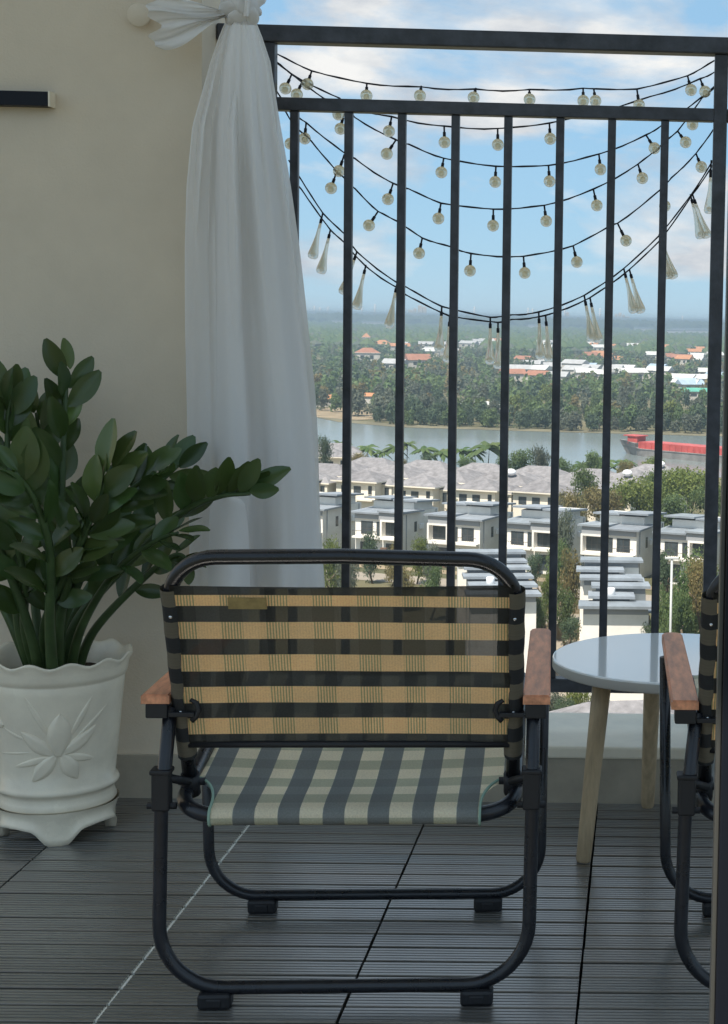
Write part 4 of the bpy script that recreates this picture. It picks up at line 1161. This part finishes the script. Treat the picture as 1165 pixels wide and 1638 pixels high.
def tpx(px, ytop, ybot, wpx, D, material, lab, name='tree', grp=None, kind='mid', dz=0):
    """tree whose crown spans ytop..ybot and is wpx wide, D metres away"""
    sc = D/F; top = at(px, ytop, D); ch = (ybot-ytop)*sc
    return tree(name, Vector((top.x, D, GZ)), top.z-GZ, wpx*sc*.5, ch, material, lab, grp, kind)
NT = [
 (1108, 742, 812, 118, 252, 'f_yellow', 'broad yellow-green tree with reddish top in front of the barge', 'flat'),
 (1140, 770, 840, 80, 244, 'f_green', 'dark spreading tree beside the railing post, under the barge', 'flat'),
 (1022, 756, 838, 108, 256, 'f_yellow', 'yellow-green tree behind the right flat-roofed villas', 'flat'),
 (968, 770, 840, 84, 251, 'f_orange', 'olive and rust coloured tree beside the last cream villa', 'flat'),
 (918, 782, 850, 56, 246, 'f_orange', 'rust tinged thin tree before the cream villas', 'mid'),
 (1080, 792, 850, 76, 240, 'f_green', 'bright green round tree right behind the lamp post villa', 'mid'),
 (903, 812, 925, 44, 214, 'f_grey', 'grey-green slim tree growing between two flat-roofed villas', 'mid'),
 (893, 862, 958, 48, 200, 'f_green', 'leafy tree at the upper end of the gap between the stacks', 'mid'),
 (916, 880, 978, 46, 190, 'f_orange', 'brownish bushy tree in the gap between the stacks', 'mid'),
 (880, 910, 1005, 40, 178, 'f_yellow', 'yellow bushy tree at the right edge of the chair-side stack', 'mid'),
 (906, 940, 1010, 44, 176, 'f_green', 'small round tree above the tan garden wall', 'mid'),
 (1108, 893, 1040, 100, 146, 'f_green', 'large bright green tree behind the lamp post', 'near'),
 (1124, 896, 990, 64, 143, 'f_orange', 'yellow and orange topped tree behind the right chair', 'near'),
 (1068, 882, 950, 46, 160, 'f_dark', 'dark small tree at the foot of the lamp post villa', 'mid'),
 (1148, 915, 1040, 64, 138, 'f_green', 'green tree tucked behind the railing post', 'near'),
 (1066, 935, 1045, 50, 150, 'f_green', 'low green tree by the right end of the table-side stack', 'near'),
 (597, 853, 925, 46, 216, 'f_dark', 'dark grey-green tree before the first flat-roofed villa', 'mid'),
 (628, 868, 930, 34, 214, 'f_orange', 'pinkish bare-looking tree beside the dark tree', 'mid'),
 (668, 862, 925, 46, 216, 'f_yellow', 'yellow-brown tree at the corner of the first villa', 'mid'),
 (694, 872, 930, 40, 212, 'f_grey', 'grey bushy tree above the chair top bar', 'mid'),
 (533, 866, 955, 50, 206, 'f_yellow', 'yellow-green bush right beside the curtain hem', 'mid'),
 (556, 880, 955, 44, 200, 'f_grey', 'grey-green bush behind the first baluster', 'mid'),
 (776, 806, 838, 38, 246, 'f_yellow', 'olive tree standing on the roof line between the villa rows', 'mid'),
 (724, 798, 826, 22, 258, 'f_yellow', 'small yellowish tree in front of the second cream villa', 'mid'),
 (540, 792, 816, 26, 262, 'f_green', 'small green tree by the cream villa near the curtain', 'mid'),
 (690, 905, 960, 46, 190, 'f_green', 'green bush seen through the gap under the chair top bar', 'mid'),
 (650, 905, 955, 44, 196, 'f_orange', 'brown bush seen through the gap under the chair top bar', 'mid'),
 (855, 884, 930, 34, 196, 'f_dark', 'dark tree in front of the villa between the stacks', 'mid'),
 (1090, 955, 1045, 56, 143, 'f_green', 'low bright green tree at the foot of the lamp post', 'near'),
 (868, 955, 1010, 34, 168, 'f_green', 'low round shrub at the right corner of the chair-side stack', 'mid'),
 (912, 985, 1030, 40, 160, 'f_dark', 'dark low shrub between the stacks, beside the chair armrest', 'mid'),
 (1040, 990, 1040, 34, 150, 'f_dark', 'dark low shrub beside the front house behind the table', 'mid'),
 (940, 745, 800, 60, 262, 'f_green', 'green tree behind the rust coloured trees, next to the water tank', 'mid'),
 (1060, 745, 812, 70, 262, 'f_green', 'green tree in front of the barge hull', 'flat'),
 (930, 1098, 1180, 60, 128, 'f_yellow', 'olive shrub tree below the railing next to the table leg', 'near'),
 (885, 1104, 1180, 56, 132, 'f_grey', 'grey shrub tree below the railing beside the chair arm', 'near'),
 (962, 1108, 1190, 36, 126, 'f_green', 'bright green shrub tree below the table edge', 'near'),
 (905, 1120, 1190, 50, 120, 'f_dark', 'dark shrub tree lowest below the railing', 'near'),
]
for px, yt, yb, w, D, m_, lab, kd in NT: tpx(px, yt, yb, w, D, m_, lab, 'leafy_tree', 'garden trees among the villas', kd)

# palms and small trees along the near river bank
def frond_crown(seed, n, L):
    rg_ = random.Random(seed); V, Fc, tint = [], [], []
    for k in range(n):
        a = 6.283*k/n+rg_.uniform(-.2, .2); el = rg_.uniform(-.1, 1.1); l = L*rg_.uniform(.8, 1.1); pr = None
        tn = rg_.random()
        for i in range(7):
            s = i/6
            r_ = l*s*math.cos(el*(1-s*.3)); z = l*(math.sin(el)*s-.75*s*s)
            c = Vector((math.cos(a)*r_, math.sin(a)*r_, z)); w = L*.17*math.sin(math.pi*(.12+.85*s))
            side = Vector((-math.sin(a), math.cos(a), 0)); dn_ = Vector((0, 0, -w*.55))
            cur_ = (c-side*w+dn_, c, c+side*w+dn_)
            if pr:
                b = len(V); V += [*pr, *cur_]; Fc += [(b, b+1, b+4, b+3), (b+1, b+2, b+5, b+4)]; tint += [tn, tn]
            pr = cur_
    me = bpy.data.meshes.new('fronds'); me.from_pydata([tuple(v) for v in V], [], Fc)
    ca = me.color_attributes.new('tint', 'FLOAT_COLOR', 'CORNER'); ca.data.foreach_set('color', [q for t_ in tint for _ in range(4) for q in (t_, t_, t_, 1)])
    me.materials.append(MAT['f_palm']); return me
FR = [frond_crown(k, 15, 1.0) for k in range(3)]
def palm(px, ytop, wpx, D, lab):
    sc = D/F; top = at(px, ytop+wpx*.3, D)
    root = empty('palm_tree', (top.x, D, GZ), rt2.uniform(0, 6), lab, 'palm tree', 'palms along the river bank')
    k = rt2.randrange(3)
    t_ = link('trunk', TK[k], None, root); h = top.z-GZ; t_.scale = (h*.35, h*.35, h)
    c = link('fronds', FR[k], None, root); c.location = (0, 0, h); w = wpx*sc*.62; c.scale = (w, w, w)
LABP = 'palm tree in the row between the cream villas and the river'
for i, (px, yt, w) in enumerate([(545, 708, 30), (588, 714, 34), (632, 714, 34), (652, 710, 28), (678, 716, 36), (738, 718, 34), (782, 706, 54), (760, 722, 32), (706, 720, 38), (612, 724, 26), (965, 735, 44), (930, 742, 30), (1000, 738, 34)]):
    palm(px, yt-9, w*1.25, 352-px*.03, ('short ' if w < 32 else 'broad-headed ' if w > 40 else '')+'riverside palm tree '+where(px))
for i, (px, yt, yb, w, m_) in enumerate([(520, 700, 745, 28, 'f_dark'), (832, 722, 765, 58, 'f_green'), (866, 716, 770, 36, 'f_grey'), (808, 732, 765, 34, 'f_green'), (572, 728, 752, 36, 'f_orange'), (905, 738, 765, 44, 'f_green'), (948, 728, 765, 48, 'f_green'), (690, 732, 756, 44, 'f_dark'), (1050, 738, 775, 60, 'f_yellow'), (745, 735, 758, 40, 'f_green'), (640, 738, 758, 30, 'f_orange'), (1000, 742, 772, 40, 'f_orange')]):
    tpx(px, yt-5, yb, w, 332-px*.03, m_, {'f_dark': 'dark', 'f_green': 'green', 'f_grey': 'grey-green', 'f_orange': 'rust-tinged', 'f_yellow': 'yellow-green'}[m_]+(' low' if w < 37 else '')+' riverside bush tree '+where(px), 'riverside_tree', 'bushy trees along the near river bank', 'mid')

# --- far bank: belts of single trees
def bankY(x):
    fb = far_bank[::-1]
    for a, b in zip(fb, fb[1:]):
        if a[0] <= x <= b[0]: return a[1]+(b[1]-a[1])*(x-a[0])/(b[0]-a[0])
    return 510
rb = random.Random(5)
for row, (off, n, h0, h1) in enumerate(((7, 46, 5.0, 7.5), (15, 42, 6, 9), (30, 34, 6, 9.5), (58, 32, 6, 9), (100, 28, 5.5, 8.5), (150, 24, 5.5, 8.5))):
    for i in range(n):
        yb_ = 520+off
        x = yb_*(-.262+.335*(i+rb.uniform(.1, .9))/n)
        if x > 40: pass
        Y = bankY(x)+off+rb.uniform(-3, 5)
        if x < -88 and row < 2: continue
        h = rb.uniform(h0, h1); r_ = h*rb.uniform(.42, .62)
        mm_ = rb.choice(['f_green', 'f_dark', 'f_dark', 'f_green', 'f_grey'] if row < 2 else ['f_green', 'f_grey', 'f_orange', 'f_green', 'f_yellow', 'f_dark', 'f_grey'])
        if x > -25 and row == 0: mm_ = rb.choice(['f_dark', 'f_grey']); h *= .85
        o = tree('far_tree', Vector((x, Y, GZ)), h, r_, h*.92, mm_, COLW[mm_]+' tree '+('at the far water edge ' if row == 0 else 'just behind the far water edge ' if row < 3 else 'deep in the far bank belt ')+where(pxof(x, Y, GZ+4)), 'trees of the belt on the far river bank', 'far', False)
# woodland makers (called after the houses, to leave clearings round them)
import numpy as np
def blobs(name, N, ymin, ymax, rmin, rmax, zf, seed, material, power=1.0, xl_=-.30, xr_=.12):
    rs = np.random.RandomState(seed)
    bm = bmesh.new(); bmesh.ops.create_icosphere(bm, subdivisions=1, radius=1); bm.verts.ensure_lookup_table()
    bv = np.array([v.co[:] for v in bm.verts]); bf = np.array([[v.index for v in f.verts] for f in bm.faces]); bm.free()
    u = rs.rand(N); Y = ymin*(ymax/ymin)**(u**power); X = Y*(xl_+(xr_-xl_)*rs.rand(N)); r = rmin+(rmax-rmin)*rs.rand(N)
    keep = np.ones(N, bool)
    for hx, hy, hw in HOUSES: keep &= ~((np.abs(X/Y-hx/hy) < (hw*.5+5)/hy) & (Y > hy-260) & (Y < hy+14))
    Y, X, r = Y[keep], X[keep], r[keep]; N = len(Y)
    V = bv[None]*(1+.45*(rs.rand(N, len(bv), 1)-.5))*r[:, None, None]*np.array([1, 1, zf])
    V[:, :, 0] += X[:, None]; V[:, :, 1] += Y[:, None]; V[:, :, 2] += GZ+r[:, None]*zf*.55
    V = V.reshape(-1, 3); Fc = (bf[None]+(np.arange(N)*len(bv))[:, None, None]).reshape(-1, 3)
    me = bpy.data.meshes.new(name); me.from_pydata(V.tolist(), [], Fc.tolist())
    ca = me.color_attributes.new('tint', 'FLOAT_COLOR', 'CORNER')
    tn = np.repeat(np.repeat(rs.rand(N), len(bf)), 3); ca.data.foreach_set('color', np.stack([tn, tn, tn, np.ones_like(tn)], 1).ravel())
    me.materials.append(MAT[material]); return tag(link(name, me), kind='stuff')
def leafy(name, N, per, ymin, ymax, rmin, rmax, hf, seed, material, leaf):
    """far trees as scattered leaf faces, joined"""
    rs = np.random.RandomState(seed)
    Y = ymin*(ymax/ymin)**rs.rand(N); X = Y*(-.28+.36*rs.rand(N)); r = rmin+(rmax-rmin)*rs.rand(N)
    keep = np.ones(N, bool)
    for hx, hy, hw in HOUSES: keep &= ~((np.abs(X/Y-hx/hy) < (hw*.42+2.5)/hy) & (Y > hy-70) & (Y < hy+14))
    Y, X, r = Y[keep], X[keep], r[keep]; N = len(Y)
    d = rs.randn(N, per, 3); d /= np.linalg.norm(d, axis=2, keepdims=True); d[:, :, 2] = np.abs(d[:, :, 2])*1.25-.25
    c = d*(.75+.3*rs.rand(N, per, 1)+.25*np.sin(d[:, :, :1]*7+rs.rand(N, 1, 1)*6))*r[:, None, None]*np.array([1, 1, hf])
    c[:, :, 0] += X[:, None]; c[:, :, 1] += Y[:, None]; c[:, :, 2] += GZ+(r*hf*.35)[:, None]
    nn = d+.6*rs.randn(N, per, 3); nn /= np.linalg.norm(nn, axis=2, keepdims=True)
    t1 = np.cross(nn, rs.randn(N, per, 3)); t1 /= np.linalg.norm(t1, axis=2, keepdims=True); t2 = np.cross(nn, t1)
    s = leaf*(r[:, None, None])*(.6+.7*rs.rand(N, per, 1))
    q = np.stack([c-t1*s, c+t2*s*.7, c+t1*s, c-t2*s*.7], 2).reshape(-1, 3)
    Fc = np.arange(len(q)).reshape(-1, 4)
    me = bpy.data.meshes.new(name); me.from_pydata(q.tolist(), [], Fc.tolist())
    ca = me.color_attributes.new('tint', 'FLOAT_COLOR', 'CORNER')
    tn = np.clip(np.repeat(rs.rand(N), per)*.65+.35*rs.rand(N*per), 0, 1); tn = np.repeat(tn, 4)
    ca.data.foreach_set('color', np.stack([tn, tn, tn, np.ones_like(tn)], 1).ravel())
    me.materials.append(MAT[material]); return tag(link(name, me), kind='stuff')
# --- far houses
HOUSES = []
SEEN_LAB = {}
def far_house(px, py, w, d, h, rh, roof, rz, lab, gable=True, wallm='fwall'):
    p = onz(px, py, GZ)
    if lab is None:
        lab = ('small ' if w < 12.5 else 'long ' if w > 16 else '')+dict(orange='orange-roofed', red_brown='brown-roofed', white='white-roofed', grey='grey-roofed', blue='blue-grey-roofed')[roof]+' house '+('near the bank trees ' if py > 598 else 'midway to the horizon ' if py > 568 else 'far out in the plain ')+where(px)
    HOUSES.append((p.x, p.y, w))
    root = empty('far_house', p, rz, lab, 'house', 'far houses beyond the river')
    boxobj('wall', (-w/2, -d/2, 0), (w/2, d/2, h), wallm, root)
    bm = bmesh.new()
    if gable:
        o_ = .6; x0, x1, y0, y1 = -w/2-o_, w/2+o_, -d/2-o_, d/2+o_
        v = [bm.verts.new(q) for q in ((x0, y0, h), (x1, y0, h), (x1, y1, h), (x0, y1, h), (x0, 0, h+rh), (x1, 0, h+rh))]
        for q in ((0, 1, 5, 4), (2, 3, 4, 5), (0, 4, 3), (1, 2, 5), (0, 3, 2, 1)): bm.faces.new([v[i] for i in q])
        obj('roof', bm, 'r_'+roof, root)
    else:
        hiproof(bm, -w/2, w/2, -d/2, d/2, h+.05, rh, .6); obj('roof', bm, ('r_'+roof, 'vwall'), root)
    for k in (-.3, .08): boxobj('window', (w*k, -d/2-.06, h*.45), (w*k+w*.16, -d/2-.002, h*.78), 'glass', root)
    return root
FH = [(588, 582, 17, 11, 8, 3.5, 'red_brown', .2, 'large cream house with a brown hip roof beyond the river', False),
      (586, 552, 9, 9, 9, 5, 'orange', .1, 'small orange-roofed tower house in the trees beyond the river', False),
      (612, 560, 16, 10, 6, 4, 'orange', -.2, None, False),
      (640, 562, 18, 9, 5, 3, 'orange', .3, None, True),
      (668, 590, 16, 10, 6, 4, 'red_brown', .5, None, True),
      (632, 594, 14, 9, 5, 3, 'grey', -.3, None, True),
      (758, 660, 8, 5, 3, 1.4, 'white', -.1, 'small white-roofed hut at the water just behind the fourth gap of balusters', True),
      (790, 658, 8, 5, 2.6, 1.2, 'white', .1, 'small white gabled shed at the water beside the fifth baluster', True),
      (690, 571, 14, 8, 5, 2.5, 'white', .0, None, True)]
for i, (px, py, w, d, h, rh, c, rz, lab, g) in enumerate(FH): far_house(px, py, w, d, h, rh, c, rz, lab, g)
rf = random.Random(21)
for i in range(9):
    far_house(818+i*9+rf.uniform(0, 8), 584+rf.uniform(0, 38), rf.uniform(10, 15), 9, 4.5, 2.6, rf.choice(['grey', 'grey', 'white', 'red_brown']), rf.uniform(-.5, .5), None)
for i in range(12):
    far_house(910+rf.uniform(0, 150), 592+rf.uniform(0, 20), rf.uniform(9, 16), 9, rf.uniform(4, 7), 2.6, rf.choice(['white', 'white', 'blue', 'grey']), rf.uniform(-.6, .6), None)
for i in range(20):
    far_house(930+rf.uniform(0, 225), 556+rf.uniform(0, 30), rf.uniform(10, 18), 9, rf.uniform(4, 6), 3, rf.choice(['orange', 'orange', 'red_brown', 'white']), rf.uniform(-.6, .6), None)
for i in range(14):
    far_house(640+rf.uniform(0, 250), 548+rf.uniform(0, 22), rf.uniform(12, 20), 9, rf.uniform(4, 6), 3, rf.choice(['white', 'grey', 'orange', 'white']), rf.uniform(-.6, .6), None)
for i in range(7):
    far_house(1090+rf.uniform(0, 70), 606+rf.uniform(0, 24), rf.uniform(9, 16), 9, 4.5, 2.4, rf.choice(['white', 'grey', 'blue', 'white']), rf.uniform(-.6, .6), None)
far_house(1122, 640, 18, 7, 4, 1.6, 'green', .1, 'green-roofed shed at the far right bank')
# bare yard and small excavator-like sheds at the far bank by the curtain
sheet('yard', [(-130, 575), (-96, 548), (-88, 560), (-86, 585), (-118, 620)], GZ+.14, 'earth')
far_house(522, 650, 9, 5, 3, 1.5, 'orange', .3, 'orange-roofed shed in the bare yard on the far bank by the curtain')
far_house(578, 645, 10, 5, 3, 1.3, 'orange', -.2, 'orange-roofed shed in the bare yard behind the first baluster')

leafy('woodland', 620, 110, 690, 1900, 3.0, 5.6, 1.25, 3, 'f_green', .23)
leafy('woodland', 420, 110, 700, 1900, 3.2, 5.6, 1.2, 4, 'f_grey', .23)
leafy('woodland', 200, 100, 720, 1800, 3.2, 5.6, 1.2, 6, 'f_orange', .23)
leafy('woodland', 160, 100, 700, 1500, 3.6, 6, 1.2, 7, 'f_dark', .23)
blobs('woodland', 9000, 1500, 7000, 5, 9, .95, 8, 'f_green')
blobs('woodland', 4000, 1500, 6000, 5, 9, .8, 9, 'f_grey')
blobs('woodland', 7000, 5000, 15000, 14, 26, .9, 10, 'f_dark')

# --- skyline
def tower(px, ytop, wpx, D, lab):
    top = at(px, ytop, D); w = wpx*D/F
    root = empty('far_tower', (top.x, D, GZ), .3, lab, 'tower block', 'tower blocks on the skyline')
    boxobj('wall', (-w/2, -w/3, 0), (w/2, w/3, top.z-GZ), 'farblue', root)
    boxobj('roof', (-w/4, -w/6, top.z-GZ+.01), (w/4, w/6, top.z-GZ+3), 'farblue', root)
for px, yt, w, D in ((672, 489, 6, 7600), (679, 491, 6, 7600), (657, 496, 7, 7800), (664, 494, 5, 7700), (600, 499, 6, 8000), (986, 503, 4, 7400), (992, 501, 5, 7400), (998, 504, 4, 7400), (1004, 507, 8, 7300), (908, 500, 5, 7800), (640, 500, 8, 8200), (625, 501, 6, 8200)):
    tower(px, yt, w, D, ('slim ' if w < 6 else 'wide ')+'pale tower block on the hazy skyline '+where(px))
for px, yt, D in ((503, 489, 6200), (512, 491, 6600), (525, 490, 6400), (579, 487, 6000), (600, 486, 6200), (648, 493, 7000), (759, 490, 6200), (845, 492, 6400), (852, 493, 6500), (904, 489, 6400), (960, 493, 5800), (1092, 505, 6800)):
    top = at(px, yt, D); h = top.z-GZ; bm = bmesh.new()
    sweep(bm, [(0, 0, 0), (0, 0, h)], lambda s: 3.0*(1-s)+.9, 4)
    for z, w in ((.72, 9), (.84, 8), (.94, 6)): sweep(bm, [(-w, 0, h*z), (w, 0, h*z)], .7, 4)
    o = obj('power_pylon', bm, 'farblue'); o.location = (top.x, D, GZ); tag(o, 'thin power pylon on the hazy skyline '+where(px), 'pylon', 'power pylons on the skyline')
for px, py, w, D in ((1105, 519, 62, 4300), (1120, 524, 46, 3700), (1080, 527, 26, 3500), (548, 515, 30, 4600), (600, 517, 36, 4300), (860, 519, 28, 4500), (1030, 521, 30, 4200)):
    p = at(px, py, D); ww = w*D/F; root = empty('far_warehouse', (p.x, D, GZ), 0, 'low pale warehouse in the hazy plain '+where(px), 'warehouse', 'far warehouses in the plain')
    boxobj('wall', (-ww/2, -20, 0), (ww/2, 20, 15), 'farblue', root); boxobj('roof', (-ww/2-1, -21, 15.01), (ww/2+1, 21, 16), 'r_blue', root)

# --- barge
b0, b1 = onz(1003, 726, GZ), onz(1150, 739, GZ); bd = (b1-b0).normalized()
bg_ = empty('river_barge', b0+Vector((0, 0, .06)), math.atan2(bd.y, bd.x), 'long red and grey cargo barge lying in the river', 'barge')
def hullsec(x, zt):   # half width at deck and at water
    t_ = ss(0, 7, x); e = 1-ss(41, 46, x)*.25
    return 3.7*(t_**.6)*e+.12, (3.5*ss(1.2, 9, x)**.8)*e+.06
def hull(bm, z0, z1, grow, x0=0, x1=46, dx=0):
    rows = []
    for i in range(25):
        x = x0+(x1-x0)*i/24
        wd, ww = hullsec(x-x0*0, 0)
        s0, s1 = z0/4.0, z1/4.0
        l0 = ww+(wd-ww)*s0+grow; l1 = ww+(wd-ww)*s1+grow
        f0, f1 = -3.6*s0*(1-ss(0, 6, x)), -3.6*s1*(1-ss(0, 6, x))
        rise = 1.0*(1-ss(0, 9, x))
        rows.append([bm.verts.new(p) for p in ((x+f0, -l0, z0+rise*s0), (x+f1, -l1, z1+rise*s1), (x+f1, l1, z1+rise*s1), (x+f0, l0, z0+rise*s0))])
    for a, b in zip(rows, rows[1:]):
        for k in range(4): bm.faces.new((a[k], b[k], b[(k+1) % 4], a[(k+1) % 4]))
    bm.faces.new(rows[0]); bm.faces.new(rows[-1][::-1])
bm = bmesh.new(); hull(bm, -.2, 1.8, 0); obj('hull', bm, 'hull', bg_)
bm = bmesh.new(); hull(bm, 1.802, 2.0, .12); obj('rubbing_strake', bm, 'hull', bg_)
bm = bmesh.new(); box(bm, (6.5, -3.1, 2.002), (39, 3.1, 3.75)); obj('hatch_coaming', bm, 'red', bg_)
bm = bmesh.new()
for k in range(16): box(bm, (7+k*2, -3.26, 2.05), (7.15+k*2, -3.103, 3.65))
obj('coaming_ribs', bm, 'red', bg_)
bm = bmesh.new(); hull(bm, 2.003, 3.0, .02, -.0, 5.4); obj('bow_bulwark', bm, 'hull', bg_)
bm = bmesh.new(); box(bm, (1.6, -1.8, 2.9), (5.0, 1.8, 4.9), .1); box(bm, (.4, -2.1, 4.902), (5.6, 2.1, 5.2), .05); obj('bow_house', bm, 'red', bg_)
bm = bmesh.new(); box(bm, (39.5, -3.0, 2.002), (45, 3.0, 5.6), .1); obj('deck_house', bm, 'red', bg_)
bm = bmesh.new(); box(bm, (40.2, -2.6, 5.603), (44.6, 2.6, 7.8), .1); obj('wheelhouse', bm, 'vwall', bg_)
for k in range(3): boxobj('window', (40.14, -2.2+k*1.6, 6.4), (40.198, -1.0+k*1.6, 7.4), 'glass', bg_)

# things of one group that would still share a label: told apart by their distance
import collections
by = collections.defaultdict(list)
for o in C.objects:
    if o.parent is None and o.get('group') and o.get('label') and 'belt' not in o['group']: by[o['group'], o['label']].append(o)
for (g, l), os_ in by.items():
    if len(os_) < 2: continue
    os_.sort(key=lambda o: o.location.y)
    n = len(os_)
    for i, o in enumerate(os_):
        w_ = ('nearest', 'second nearest', 'third nearest', 'fourth nearest', 'fifth nearest', 'sixth nearest', 'seventh nearest')[min(i, 6)] if i < n-1 or n > 7 else 'farthest'
        o['label'] = (w_+' '+l)

# ================================================================== HAZE
hz = boxobj('haze', (-26500, -3500, GZ-1.2), (26500, 26500, 6.0), None); tag(hz, kind='stuff')
m = bpy.data.materials.new('haze_air'); m.use_nodes = True; t = m.node_tree; t.nodes.clear()
pv = nd(t, 'ShaderNodeVolumePrincipled'); pv.inputs['Color'].default_value = (.62, .77, .87, 1); pv.inputs['Density'].default_value = 3.4e-4; pv.inputs['Anisotropy'].default_value = .45
ou = nd(t, 'ShaderNodeOutputMaterial'); t.links.new(pv.outputs[0], ou.inputs['Volume']); hz.data.materials.append(m)
